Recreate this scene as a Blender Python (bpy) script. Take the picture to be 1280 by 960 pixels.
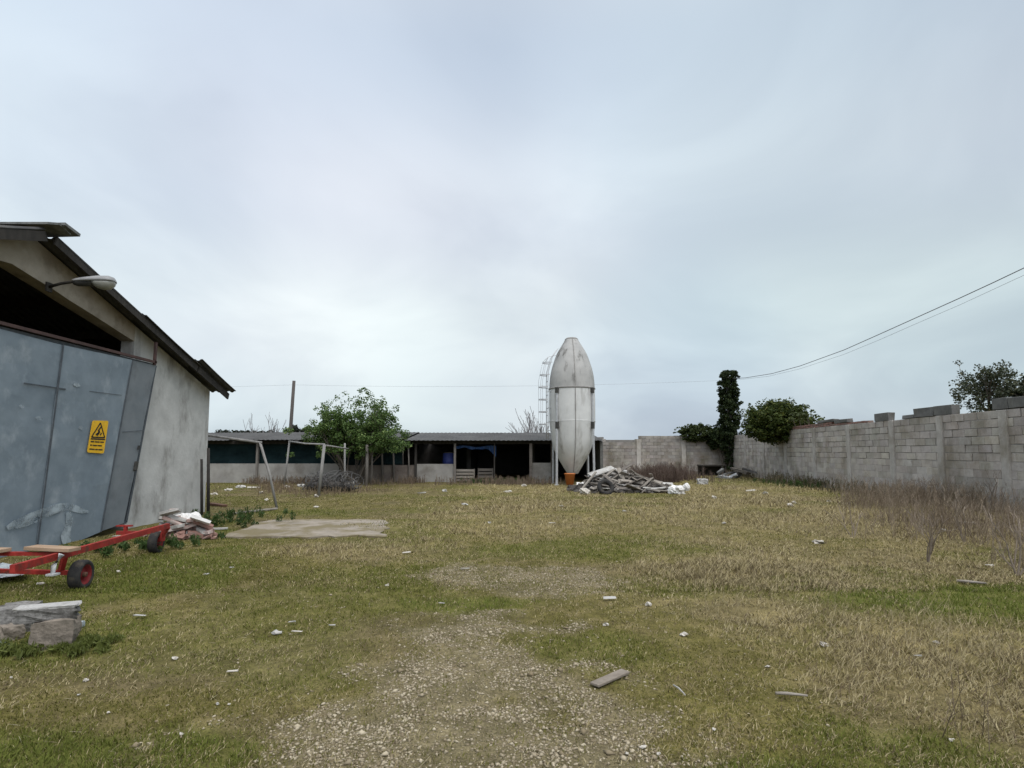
import bpy, bmesh, math, random
import numpy as np
from mathutils import Vector, Matrix, Quaternion

for o in list(bpy.data.objects):
    bpy.data.objects.remove(o)
S = bpy.context.scene
COL = S.collection
R = math.radians
PI = math.pi
rng = random.Random(7)
nrng = np.random.default_rng(11)

# ------------------------------------------------------------------ camera
F = 700.0            # focal length in photo pixels (1280 wide)
PITCH = R(4.5)
HOR = 564.0          # horizon row of the photo
EYE = 1.6
CY = HOR - F * math.tan(PITCH)
cam_d = bpy.data.cameras.new('camera')
cam = bpy.data.objects.new('camera', cam_d)
COL.objects.link(cam)
cam_d.sensor_width = 36.0
cam_d.lens = F / 1280 * 36.0
cam_d.shift_y = (CY - 480.0) / 1280.0
cam_d.clip_start = 0.05
cam_d.clip_end = 3000
cam.location = (0, 0, EYE)
cam.rotation_euler = (R(90) + PITCH, 0, 0)
S.camera = cam
S.render.resolution_x, S.render.resolution_y = 1024, 768

# ------------------------------------------------------------------ world: overcast sky
SUN_EL, SUN_AZ = R(52), R(158)
w = bpy.data.worlds.new('World')
S.world = w
w.use_nodes = True
nt = w.node_tree
nt.nodes.clear()
def N(t, **kw):
    n = nt.nodes.new(t)
    for k, v in kw.items():
        setattr(n, k, v)
    return n
L = lambda a, b: nt.links.new(a, b)
out = N('ShaderNodeOutputWorld')
bg = N('ShaderNodeBackground')
bg.inputs['Strength'].default_value = 0.1
L(bg.outputs[0], out.inputs[0])
sky = N('ShaderNodeTexSky', sky_type='NISHITA', sun_disc=False)
sky.sun_elevation = SUN_EL
sky.sun_rotation = SUN_AZ
tc = N('ShaderNodeTexCoord')
sep = N('ShaderNodeSeparateXYZ')
L(tc.outputs['Generated'], sep.inputs[0])
zadd = N('ShaderNodeMath', operation='ADD'); zadd.inputs[1].default_value = 0.34
zmax = N('ShaderNodeMath', operation='MAXIMUM'); zmax.inputs[1].default_value = 0.0
L(sep.outputs[2], zmax.inputs[0]); L(zmax.outputs[0], zadd.inputs[0])
dx = N('ShaderNodeMath', operation='DIVIDE'); dy = N('ShaderNodeMath', operation='DIVIDE')
L(sep.outputs[0], dx.inputs[0]); L(zadd.outputs[0], dx.inputs[1])
L(sep.outputs[1], dy.inputs[0]); L(zadd.outputs[0], dy.inputs[1])
cmb = N('ShaderNodeCombineXYZ')
L(dx.outputs[0], cmb.inputs[0]); L(dy.outputs[0], cmb.inputs[1])
cmb.inputs[2].default_value = 3.7
n1 = N('ShaderNodeTexNoise'); n1.inputs['Scale'].default_value = 1.5; n1.inputs['Detail'].default_value = 5
n1.inputs['Roughness'].default_value = 0.48; n1.inputs['Distortion'].default_value = 0.5
L(cmb.outputs[0], n1.inputs['Vector'])
n2 = N('ShaderNodeTexNoise'); n2.inputs['Scale'].default_value = 0.5; n2.inputs['Detail'].default_value = 2
cmb2 = N('ShaderNodeVectorMath', operation='ADD'); cmb2.inputs[1].default_value = (9.1, 4.2, 1)
L(cmb.outputs[0], cmb2.inputs[0]); L(cmb2.outputs[0], n2.inputs['Vector'])
# elevation gradient: pale low down, greyer above; unseen zenith brightened as added fill light
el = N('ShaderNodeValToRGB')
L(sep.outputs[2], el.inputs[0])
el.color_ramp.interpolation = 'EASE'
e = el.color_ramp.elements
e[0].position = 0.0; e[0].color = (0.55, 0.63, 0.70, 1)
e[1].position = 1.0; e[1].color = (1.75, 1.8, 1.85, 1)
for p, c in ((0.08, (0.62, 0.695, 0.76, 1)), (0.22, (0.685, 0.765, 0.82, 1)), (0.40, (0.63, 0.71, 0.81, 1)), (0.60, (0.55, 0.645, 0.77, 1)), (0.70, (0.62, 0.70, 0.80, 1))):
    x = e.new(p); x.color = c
r1 = N('ShaderNodeValToRGB')
r1.color_ramp.interpolation = 'EASE'
r1.color_ramp.elements[0].position = 0.28; r1.color_ramp.elements[0].color = (0.87, 0.878, 0.90, 1)
r1.color_ramp.elements[1].position = 0.72; r1.color_ramp.elements[1].color = (1.12, 1.11, 1.09, 1)
L(n1.outputs[0], r1.inputs[0])
r2 = N('ShaderNodeValToRGB')
r2.color_ramp.elements[0].position = 0.3; r2.color_ramp.elements[0].color = (1.03, 0.985, 1.0, 1)
r2.color_ramp.elements[1].position = 0.7; r2.color_ramp.elements[1].color = (0.95, 1.01, 1.0, 1)
L(n2.outputs[0], r2.inputs[0])
m1 = N('ShaderNodeMix', data_type='RGBA', blend_type='MULTIPLY'); m1.inputs[0].default_value = 1
L(el.outputs[0], m1.inputs[6]); L(r1.outputs[0], m1.inputs[7])
m2 = N('ShaderNodeMix', data_type='RGBA', blend_type='MULTIPLY'); m2.inputs[0].default_value = 1
L(m1.outputs[2], m2.inputs[6]); L(r2.outputs[0], m2.inputs[7])
# brighter and darker cloud banks at given compass directions
prev = m2.outputs[2]
def bank(px, py, tight, col):
    global prev
    d = Vector(((px - 640) / F, math.cos(PITCH) - (CY - py) / F * math.sin(PITCH), math.sin(PITCH) + (CY - py) / F * math.cos(PITCH))).normalized()
    dt = N('ShaderNodeVectorMath', operation='DOT_PRODUCT'); dt.inputs[1].default_value = d
    L(tc.outputs['Generated'], dt.inputs[0])
    mr = N('ShaderNodeMapRange', interpolation_type='SMOOTHERSTEP')
    mr.inputs['From Min'].default_value = math.cos(tight); mr.inputs['From Max'].default_value = 1.0
    L(dt.outputs['Value'], mr.inputs['Value'])
    mx = N('ShaderNodeMix', data_type='RGBA', blend_type='MULTIPLY')
    L(mr.outputs[0], mx.inputs[0]); L(prev, mx.inputs[6]); mx.inputs[7].default_value = (*col, 1)
    prev = mx.outputs[2]
bank(230, 260, R(34), (1.16, 1.15, 1.12))
bank(560, 410, R(26), (1.12, 1.08, 1.05))
bank(1270, 60, R(36), (0.88, 0.87, 0.87))
bank(480, 20, R(26), (0.95, 0.93, 0.94))
bank(960, 190, R(28), (1.19, 1.16, 1.12))
bank(830, 470, R(15), (0.88, 0.91, 0.945))
# added bright sky round the sun, unseen behind the viewer, as fill light
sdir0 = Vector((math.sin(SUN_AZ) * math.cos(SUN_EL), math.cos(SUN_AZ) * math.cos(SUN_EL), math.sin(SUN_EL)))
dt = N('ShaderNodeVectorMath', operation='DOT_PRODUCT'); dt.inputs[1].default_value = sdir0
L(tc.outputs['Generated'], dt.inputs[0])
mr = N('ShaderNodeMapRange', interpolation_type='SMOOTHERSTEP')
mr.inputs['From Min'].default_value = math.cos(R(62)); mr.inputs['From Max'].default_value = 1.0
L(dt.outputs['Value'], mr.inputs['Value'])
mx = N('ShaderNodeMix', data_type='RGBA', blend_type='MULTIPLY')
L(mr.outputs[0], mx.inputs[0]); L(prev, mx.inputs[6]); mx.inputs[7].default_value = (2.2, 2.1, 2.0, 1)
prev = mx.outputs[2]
tint = N('ShaderNodeMix', data_type='RGBA', blend_type='MULTIPLY'); tint.inputs[0].default_value = 1
L(prev, tint.inputs[6]); tint.inputs[7].default_value = (1.02, 1.03, 1.03, 1); prev = tint.outputs[2]
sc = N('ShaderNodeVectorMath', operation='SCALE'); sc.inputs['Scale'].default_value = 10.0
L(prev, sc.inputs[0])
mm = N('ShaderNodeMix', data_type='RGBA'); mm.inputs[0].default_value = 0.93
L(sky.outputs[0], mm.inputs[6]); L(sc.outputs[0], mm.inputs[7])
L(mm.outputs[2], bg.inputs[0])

# ------------------------------------------------------------------ sun behind cloud
sd = bpy.data.lights.new('sun', 'SUN')
sd.energy = 1.25
sd.angle = R(25)
sd.color = (1.0, 0.975, 0.94)
so = bpy.data.objects.new('sun', sd)
COL.objects.link(so)
sdir = Vector((math.sin(SUN_AZ) * math.cos(SUN_EL), math.cos(SUN_AZ) * math.cos(SUN_EL), math.sin(SUN_EL)))
so.rotation_euler = sdir.to_track_quat('Z', 'Y').to_euler()
so.location = (0, 0, 30)

S.view_settings.view_transform = 'Standard'
S.view_settings.look = 'None'
S.view_settings.exposure = 0.0
S.view_settings.gamma = 1.0
S.view_settings.use_curve_mapping = False

# ------------------------------------------------------------------ surveying helpers
CP, SP = math.cos(PITCH), math.sin(PITCH)
def ray(px, py):
    u = (px - 640) / F; v = (CY - py) / F
    return Vector((u, CP - v * SP, SP + v * CP))
def at_z(px, py, z=0.0):
    d = ray(px, py); t = (z - EYE) / d.z
    return Vector((d.x * t, d.y * t, z))
def at_y(px, py, Y):
    d = ray(px, py); t = Y / d.y
    return Vector((d.x * t, Y, EYE + d.z * t))
def at_x(px, py, X):
    d = ray(px, py); t = X / d.x
    return Vector((X, d.y * t, EYE + d.z * t))

# ------------------------------------------------------------------ numpy value noise
def _hash(ix, iy, seed):
    h = (ix.astype(np.int64) * 374761393 + iy.astype(np.int64) * 668265263 + seed * 974711) & 0x7fffffff
    h = ((h ^ (h >> 13)) * 1274126177) & 0x7fffffff
    return ((h ^ (h >> 16)) & 0xffff) / 65535.0
def vnoise(x, y, s=1.0, seed=0):
    x = np.asarray(x, float) * s; y = np.asarray(y, float) * s
    ix = np.floor(x); iy = np.floor(y)
    fx = x - ix; fy = y - iy
    fx = fx * fx * (3 - 2 * fx); fy = fy * fy * (3 - 2 * fy)
    a = _hash(ix, iy, seed); b = _hash(ix + 1, iy, seed)
    c = _hash(ix, iy + 1, seed); d = _hash(ix + 1, iy + 1, seed)
    return (a * (1 - fx) + b * fx) * (1 - fy) + (c * (1 - fx) + d * fx) * fy
def fbm(x, y, s=1.0, seed=0, o=4):
    t = 0; a = 0.5; n = 0
    for i in range(o):
        t = t + a * vnoise(x, y, s * 2 ** i, seed + 17 * i); n += a; a *= 0.55
    return t / n
def smooth(x, a, b):
    t = np.clip((x - a) / (b - a), 0, 1)
    return t * t * (3 - 2 * t)
def gz(x, y):
    """height of the ground"""
    x = np.asarray(x, float); y = np.asarray(y, float)
    r = np.sqrt(x * x + y * y)
    z = (fbm(x, y, 0.35, 3, 3) - 0.5) * 0.10 + (fbm(x, y, 2.2, 5, 3) - 0.5) * 0.045
    return z * np.clip(1.4 - r / 60, 0.25, 1)
def gzf(x, y):
    return float(gz(x, y))

# ------------------------------------------------------------------ materials
def mat(name, c1, c2=None, scale=6.0, rough=0.85, bump=0.15, bscale=None, stain=None, sscale=1.2, slo=0.5, shi=0.7,
        stretch=(1, 1, 1), attr=False, metal=0.0, spec=0.3, detail=5.0, stain_stretch=None):
    m = bpy.data.materials.new(name)
    m.use_nodes = True
    t = m.node_tree
    t.nodes.clear()
    o = t.nodes.new('ShaderNodeOutputMaterial')
    b = t.nodes.new('ShaderNodeBsdfPrincipled')
    t.links.new(b.outputs[0], o.inputs[0])
    b.inputs['Roughness'].default_value = rough
    b.inputs['Metallic'].default_value = metal
    b.inputs['Specular IOR Level'].default_value = spec
    tc = t.nodes.new('ShaderNodeTexCoord')
    def mapped(st):
        mp = t.nodes.new('ShaderNodeMapping')
        mp.inputs['Scale'].default_value = st
        t.links.new(tc.outputs['Object'], mp.inputs[0])
        return mp.outputs[0]
    v = mapped(stretch)
    nz = t.nodes.new('ShaderNodeTexNoise')
    nz.inputs['Scale'].default_value = scale
    nz.inputs['Detail'].default_value = detail
    nz.inputs['Roughness'].default_value = 0.6
    t.links.new(v, nz.inputs['Vector'])
    rp = t.nodes.new('ShaderNodeValToRGB')
    rp.color_ramp.elements[0].position = 0.32
    rp.color_ramp.elements[1].position = 0.68
    rp.color_ramp.elements[0].color = (*c1, 1)
    rp.color_ramp.elements[1].color = (*(c2 or c1), 1)
    t.links.new(nz.outputs[0], rp.inputs[0])
    col = rp.outputs[0]
    if stain:
        n2 = t.nodes.new('ShaderNodeTexNoise')
        n2.inputs['Scale'].default_value = sscale
        n2.inputs['Detail'].default_value = 6
        n2.inputs['Roughness'].default_value = 0.65
        t.links.new(mapped(stain_stretch or stretch), n2.inputs['Vector'])
        mr = t.nodes.new('ShaderNodeMapRange')
        mr.inputs['From Min'].default_value = slo
        mr.inputs['From Max'].default_value = shi
        t.links.new(n2.outputs[0], mr.inputs['Value'])
        mx = t.nodes.new('ShaderNodeMix'); mx.data_type = 'RGBA'
        t.links.new(mr.outputs[0], mx.inputs[0])
        t.links.new(col, mx.inputs[6])
        mx.inputs[7].default_value = (*stain, 1)
        col = mx.outputs[2]
    if attr:
        a = t.nodes.new('ShaderNodeAttribute'); a.attribute_name = 'Col'
        mx = t.nodes.new('ShaderNodeMix'); mx.data_type = 'RGBA'; mx.blend_type = 'MULTIPLY'
        mx.inputs[0].default_value = 1
        t.links.new(col, mx.inputs[6]); t.links.new(a.outputs['Color'], mx.inputs[7])
        col = mx.outputs[2]
    t.links.new(col, b.inputs['Base Color'])
    if bump:
        n3 = t.nodes.new('ShaderNodeTexNoise')
        n3.inputs['Scale'].default_value = bscale or scale * 3
        n3.inputs['Detail'].default_value = 5
        t.links.new(v, n3.inputs['Vector'])
        bp = t.nodes.new('ShaderNodeBump')
        bp.inputs['Strength'].default_value = bump
        bp.inputs['Distance'].default_value = 0.02
        t.links.new(n3.outputs[0], bp.inputs['Height'])
        t.links.new(bp.outputs[0], b.inputs['Normal'])
    return m

M = {}
M['plaster'] = mat('plaster', (0.40, 0.395, 0.38), (0.53, 0.525, 0.505), 2.2, stain=(0.22, 0.21, 0.195), sscale=1.25, slo=0.52, shi=0.70,
                   stain_stretch=(1, 1.3, 0.6), bump=0.3, bscale=14)
M['plaster_rough'] = mat('plaster_rough', (0.27, 0.235, 0.19), (0.36, 0.32, 0.265), 3.0, stain=(0.16, 0.13, 0.1), sscale=1.6, slo=0.5, shi=0.72, bump=0.5, bscale=10)
M['roofing'] = mat('roofing', (0.035, 0.035, 0.036), (0.06, 0.06, 0.058), 5, stain=(0.075, 0.072, 0.065), sscale=1.5, bump=0.3)
M['roofing_far'] = mat('roofing_far', (0.05, 0.05, 0.05), (0.085, 0.084, 0.08), 1.4, stain=(0.04, 0.038, 0.036), sscale=0.5, bump=0.2, stain_stretch=(1, .4, 1))
M['roof_pale'] = mat('roof_pale', (0.10, 0.105, 0.10), (0.2, 0.205, 0.2), 9, bump=0.3)
M['dark_wood'] = mat('dark_wood', (0.022, 0.02, 0.018), (0.045, 0.04, 0.035), 8, stretch=(1, 1, 0.3), bump=0.3)
M['door_metal'] = mat('door_metal', (0.135, 0.17, 0.20), (0.19, 0.23, 0.262), 2.6, rough=0.6, stain=(0.28, 0.315, 0.34), sscale=2.4, slo=0.53, shi=0.74,
                      stain_stretch=(1, 1, 0.75), bump=0.2, bscale=4, spec=0.4)
M['door_metal_dull'] = mat('door_metal_dull', (0.13, 0.15, 0.165), (0.175, 0.192, 0.205), 2.2, rough=0.68, stain=(0.09, 0.10, 0.11), sscale=1.6, slo=0.52, shi=0.75,
                      bump=0.12, bscale=3)
M['seam'] = mat('seam', (0.05, 0.06, 0.07), (0.09, 0.10, 0.11), 9)
M['smear'] = mat('smear', (0.26, 0.31, 0.34), (0.35, 0.40, 0.43), 5, rough=0.7)
def worn(m, scale, lo, hi):
    t = m.node_tree; o = t.nodes['Material Output'] if 'Material Output' in t.nodes else [n for n in t.nodes if n.type == 'OUTPUT_MATERIAL'][0]
    src = o.inputs[0].links[0].from_socket
    tc_ = t.nodes.new('ShaderNodeTexCoord'); n_ = t.nodes.new('ShaderNodeTexNoise'); n_.inputs['Scale'].default_value = scale; n_.inputs['Detail'].default_value = 6
    n_.inputs['Roughness'].default_value = .65
    t.links.new(tc_.outputs['Object'], n_.inputs['Vector'])
    r_ = t.nodes.new('ShaderNodeMapRange'); r_.inputs['From Min'].default_value = lo; r_.inputs['From Max'].default_value = hi
    t.links.new(n_.outputs[0], r_.inputs['Value'])
    x_ = t.nodes.new('ShaderNodeMixShader'); tr_ = t.nodes.new('ShaderNodeBsdfTransparent')
    t.links.new(r_.outputs[0], x_.inputs[0]); t.links.new(tr_.outputs[0], x_.inputs[1]); t.links.new(src, x_.inputs[2]); t.links.new(x_.outputs[0], o.inputs[0])
worn(M['smear'], 4.5, .36, .62)
M['rail'] = mat('rail', (0.045, 0.03, 0.028), (0.085, 0.05, 0.045), 5)
M['red_paint'] = mat('red_paint', (0.20, 0.019, 0.016), (0.34, 0.034, 0.026), 9, rough=0.65, stain=(0.10, 0.04, 0.028), sscale=8, slo=0.53, shi=0.68, spec=0.25, bump=.3)
M['rim_paint'] = mat('rim_paint', (0.13, 0.014, 0.016), (0.23, 0.026, 0.026), 14, rough=0.8, stain=(0.08, 0.05, 0.04), sscale=14, slo=0.52, shi=0.7, spec=0.2)
M['rubber'] = mat('rubber', (0.018, 0.018, 0.019), (0.035, 0.033, 0.031), 14, rough=0.9, stain=(0.07, 0.06, 0.045), sscale=11, slo=0.52, shi=0.7)
M['yellow'] = mat('yellow', (0.62, 0.35, 0.012), (0.74, 0.43, 0.02), 6, rough=0.6, bump=0, stain=(0.42, 0.27, 0.05), sscale=9, slo=.55, shi=.75)
M['black'] = mat('black', (0.02, 0.018, 0.015), rough=0.6, bump=0)
M['block'] = mat('block', (0.34, 0.318, 0.295), (0.47, 0.445, 0.415), 3.0, stain=(0.235, 0.21, 0.17), sscale=0.9, slo=0.48, shi=0.68, stain_stretch=(1, 1, .6), bump=0.5, bscale=20, attr=True)
M['mortar'] = mat('mortar', (0.16, 0.15, 0.14), (0.23, 0.22, 0.205), 5, bump=0.4)
M['concrete'] = mat('concrete', (0.22, 0.21, 0.2), (0.33, 0.315, 0.30), 3, stain=(0.14, 0.13, 0.115), sscale=1.1, slo=0.5, shi=0.75, bump=0.35, bscale=16)
M['concrete_dark'] = mat('concrete_dark', (0.10, 0.10, 0.098), (0.17, 0.168, 0.16), 4, stain=(0.07, 0.07, 0.06), bump=0.4)
M['brick'] = mat('brick', (0.19, 0.105, 0.085), (0.28, 0.165, 0.135), 7, stain=(0.18, 0.16, 0.14), sscale=4, bump=0.4)
M['shed_wall'] = mat('shed_wall', (0.22, 0.21, 0.195), (0.32, 0.31, 0.285), 1.2, stain=(0.15, 0.135, 0.115), sscale=0.9, slo=0.5, shi=0.72, bump=0.3)
M['shed_wall_brown'] = mat('shed_wall_brown', (0.15, 0.125, 0.105), (0.22, 0.19, 0.165), 1.2, stain=(0.10, 0.08, 0.07), sscale=0.9, bump=0.3)
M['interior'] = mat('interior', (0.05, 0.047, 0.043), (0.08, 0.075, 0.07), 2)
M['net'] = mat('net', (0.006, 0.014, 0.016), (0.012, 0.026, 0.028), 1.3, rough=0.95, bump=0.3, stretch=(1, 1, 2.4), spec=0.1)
M['post'] = mat('post', (0.17, 0.166, 0.158), (0.28, 0.272, 0.26), 8, stretch=(1, 1, 0.3))
M['post_wood'] = mat('post_wood', (0.12, 0.108, 0.096), (0.20, 0.183, 0.165), 9, stretch=(1, 1, 0.2))
M['silo_body'] = mat('silo_body', (0.49, 0.495, 0.485), (0.58, 0.585, 0.57), 1.5, rough=0.55, stain=(0.25, 0.24, 0.22), sscale=1.5, slo=0.54, shi=0.74,
                     stain_stretch=(1.6, 1.6, 0.28), bump=0.06, spec=0.4)
M['silo_top'] = mat('silo_top', (0.30, 0.30, 0.29), (0.40, 0.395, 0.38), 1.7, rough=0.65, stain=(0.10, 0.095, 0.085), sscale=1.9, slo=0.53, shi=0.66,
                    stain_stretch=(1.6, 1.6, 0.22), bump=0.06)
M['silo_seam'] = mat('silo_seam', (0.20, 0.195, 0.185), (0.29, 0.28, 0.265), 6)
M['bracket'] = mat('bracket', (0.035, 0.035, 0.035), (0.07, 0.068, 0.06), 8)
M['galv'] = mat('galv', (0.40, 0.41, 0.42), (0.52, 0.53, 0.54), 6, rough=0.5, metal=0.25)
M['orange'] = mat('orange', (0.42, 0.13, 0.035), (0.52, 0.18, 0.05), 5, rough=0.6)
M['board'] = mat('board', (0.19, 0.168, 0.14), (0.33, 0.30, 0.262), 7, stretch=(0.15, 1, 1), stain=(0.11, 0.095, 0.08), sscale=2.5, slo=0.5, shi=0.7, bump=0.3)
M['board_worn'] = mat('board_worn', (0.15, 0.125, 0.10), (0.27, 0.235, 0.195), 14, stretch=(.4, .4, 1), stain=(0.10, 0.085, 0.065), sscale=9, bump=0.4)
M['board_dark'] = mat('board_dark', (0.09, 0.08, 0.07), (0.17, 0.15, 0.13), 7, stretch=(0.15, 1, 1), bump=0.3)
M['board_pale'] = mat('board_pale', (0.32, 0.31, 0.29), (0.46, 0.45, 0.425), 6, stain=(0.25, 0.23, 0.2), sscale=2, bump=0.2)
M['board_tan'] = mat('board_tan', (0.26, 0.175, 0.115), (0.36, 0.26, 0.18), 7, stretch=(0.15, 1, 1), bump=0.3)
M['rubble'] = mat('rubble', (0.035, 0.031, 0.028), (0.10, 0.09, 0.08), 9, bump=0.5)
M['white_plastic'] = mat('white_plastic', (0.58, 0.57, 0.55), (0.72, 0.71, 0.69), 8, rough=0.5, stain=(0.36, 0.33, 0.29), sscale=5, slo=0.55, shi=0.75, bump=0.2)
M['litter'] = mat('litter', (0.36, 0.335, 0.29), (0.55, 0.52, 0.47), 12, rough=0.8, stain=(0.22, 0.19, 0.14), sscale=30, slo=.5, shi=.7)
M['pink_brick'] = mat('pink_brick', (0.30, 0.2, 0.175), (0.44, 0.33, 0.295), 8, stain=(0.4, 0.37, 0.34), sscale=5)
M['stone'] = mat('stone', (0.13, 0.11, 0.088), (0.24, 0.205, 0.168), 22, stain=(0.10, 0.09, 0.07), sscale=5, slo=0.5, shi=0.7, bump=0.6, bscale=30)
M['stone_grey'] = mat('stone_grey', (0.10, 0.096, 0.09), (0.24, 0.232, 0.22), 22, stain=(0.06, 0.056, 0.05), sscale=6, slo=0.5, shi=0.66, bump=0.7, bscale=30)
M['stone_top'] = mat('stone_top', (0.30, 0.295, 0.285), (0.42, 0.415, 0.40), 12, stain=(0.2, 0.19, 0.17), sscale=7, bump=0.5, bscale=30)
M['sheet'] = mat('sheet', (0.27, 0.31, 0.33), (0.36, 0.40, 0.42), 6, rough=0.5, stain=(0.2, 0.2, 0.2), sscale=4)
M['bark'] = mat('bark', (0.07, 0.06, 0.05), (0.14, 0.12, 0.1), 12, stretch=(1, 1, 0.3), bump=0.5)
M['twig'] = mat('twig', (0.17, 0.135, 0.105), (0.28, 0.235, 0.19), 9)
M['twig_far'] = mat('twig_far', (0.19, 0.185, 0.185), (0.27, 0.26, 0.26), 9)
M['cable'] = mat('cable', (0.09, 0.09, 0.10), rough=0.6, bump=0)
M['cable_pale'] = mat('cable_pale', (0.3, 0.31, 0.33), rough=0.6, bump=0)
M['pole'] = mat('pole', (0.06, 0.052, 0.048), (0.10, 0.09, 0.08), 8, stretch=(1, 1, .2))
M['glass'] = mat('glass', (0.26, 0.26, 0.23), (0.36, 0.36, 0.33), 5, rough=0.3, bump=0)
M['lamp_shell'] = mat('lamp_shell', (0.20, 0.205, 0.205), (0.32, 0.32, 0.32), 6, rough=0.5)
M['blue'] = mat('blue', (0.02, 0.06, 0.18), (0.04, 0.10, 0.26), 4, rough=0.5)
M['indigo'] = mat('indigo', (0.012, 0.02, 0.10), (0.025, 0.04, 0.16), 3, rough=0.6)
M['rust'] = mat('rust', (0.08, 0.04, 0.028), (0.15, 0.08, 0.05), 9)
M['wire'] = mat('wire', (0.07, 0.068, 0.066), (0.12, 0.115, 0.11), 12, rough=0.6, metal=0.3)

def vc_mat(name, rough=0.75, noise=0.0, scale=40, transl=0.0):
    """base colour straight from the natural colour of each blade, leaf or stone"""
    m = bpy.data.materials.new(name); m.use_nodes = True
    t = m.node_tree; b = t.nodes['Principled BSDF']
    b.inputs['Roughness'].default_value = rough
    b.inputs['Specular IOR Level'].default_value = 0.2
    a = t.nodes.new('ShaderNodeAttribute'); a.attribute_name = 'Col'
    t.links.new(a.outputs['Color'], b.inputs['Base Color'])
    if transl:
        tr = t.nodes.new('ShaderNodeBsdfTranslucent')
        t.links.new(a.outputs['Color'], tr.inputs['Color'])
        mx = t.nodes.new('ShaderNodeMixShader'); mx.inputs[0].default_value = transl
        t.links.new(b.outputs[0], mx.inputs[1]); t.links.new(tr.outputs[0], mx.inputs[2])
        t.links.new(mx.outputs[0], t.nodes['Material Output'].inputs[0])
    return m
M['leaf'] = vc_mat('leaf', 0.55, transl=0.25)
M['blade'] = vc_mat('blade', 0.8, transl=0.2)
M['pebble'] = vc_mat('pebble', 0.9)
M['stalk'] = vc_mat('stalk', 0.9)

# ground: patch colours live in the vertex attribute, fine grain in noise
def ground_material():
    m = bpy.data.materials.new('ground'); m.use_nodes = True
    t = m.node_tree; b = t.nodes['Principled BSDF']
    b.inputs['Roughness'].default_value = 0.95
    b.inputs['Specular IOR Level'].default_value = 0.1
    a = t.nodes.new('ShaderNodeAttribute'); a.attribute_name = 'Col'
    tc = t.nodes.new('ShaderNodeTexCoord')
    col = a.outputs['Color']
    for sc_, lo, hi in ((3.0, 0.80, 1.2), (14, 0.72, 1.28), (70, 0.55, 1.45)):
        n = t.nodes.new('ShaderNodeTexNoise'); n.inputs['Scale'].default_value = sc_
        n.inputs['Detail'].default_value = 5; n.inputs['Roughness'].default_value = 0.65
        t.links.new(tc.outputs['Object'], n.inputs['Vector'])
        mr = t.nodes.new('ShaderNodeMapRange')
        mr.inputs['From Min'].default_value = 0.3; mr.inputs['From Max'].default_value = 0.7
        mr.inputs['To Min'].default_value = lo; mr.inputs['To Max'].default_value = hi
        t.links.new(n.outputs[0], mr.inputs['Value'])
        v = t.nodes.new('ShaderNodeVectorMath'); v.operation = 'SCALE'
        t.links.new(col, v.inputs[0]); t.links.new(mr.outputs[0], v.inputs['Scale'])
        col = v.outputs[0]
    t.links.new(col, b.inputs['Base Color'])
    n = t.nodes.new('ShaderNodeTexNoise'); n.inputs['Scale'].default_value = 45; n.inputs['Detail'].default_value = 6
    t.links.new(tc.outputs['Object'], n.inputs['Vector'])
    bp = t.nodes.new('ShaderNodeBump'); bp.inputs['Strength'].default_value = 0.7; bp.inputs['Distance'].default_value = 0.03
    t.links.new(n.outputs[0], bp.inputs['Height']); t.links.new(bp.outputs[0], b.inputs['Normal'])
    return m
M['ground'] = ground_material()

# ------------------------------------------------------------------ scene graph helpers
WL = {}     # world base point of each thing / part
def tag(o, label=None, cat=None, group=None, kind=None):
    if label: o['label'] = label
    if cat: o['category'] = cat
    if group: o['group'] = group
    if kind: o['kind'] = kind
    return o
def thing(name, label, cat, loc, group=None):
    o = bpy.data.objects.new(name, None)
    COL.objects.link(o)
    o.empty_display_size = 0.2
    o.location = loc
    WL[o.name] = Vector(loc)
    return tag(o, label, cat, group)
def link_mesh(name, me, m, parent=None, base=None, label=None):
    """mesh data is in world space; shift it to the object's base"""
    base = Vector(base) if base is not None else (WL[parent.name].copy() if parent else Vector((0, 0, 0)))
    me.transform(Matrix.Translation(-base))
    o = bpy.data.objects.new(name, me)
    COL.objects.link(o)
    if m is not None:
        for x in (m if isinstance(m, (list, tuple)) else [m]):
            me.materials.append(M[x] if isinstance(x, str) else x)
    if parent:
        o.parent = parent
        o.location = base - WL[parent.name]
    else:
        o.location = base
    WL[o.name] = base
    if label: o['label'] = label
    return o

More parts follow.
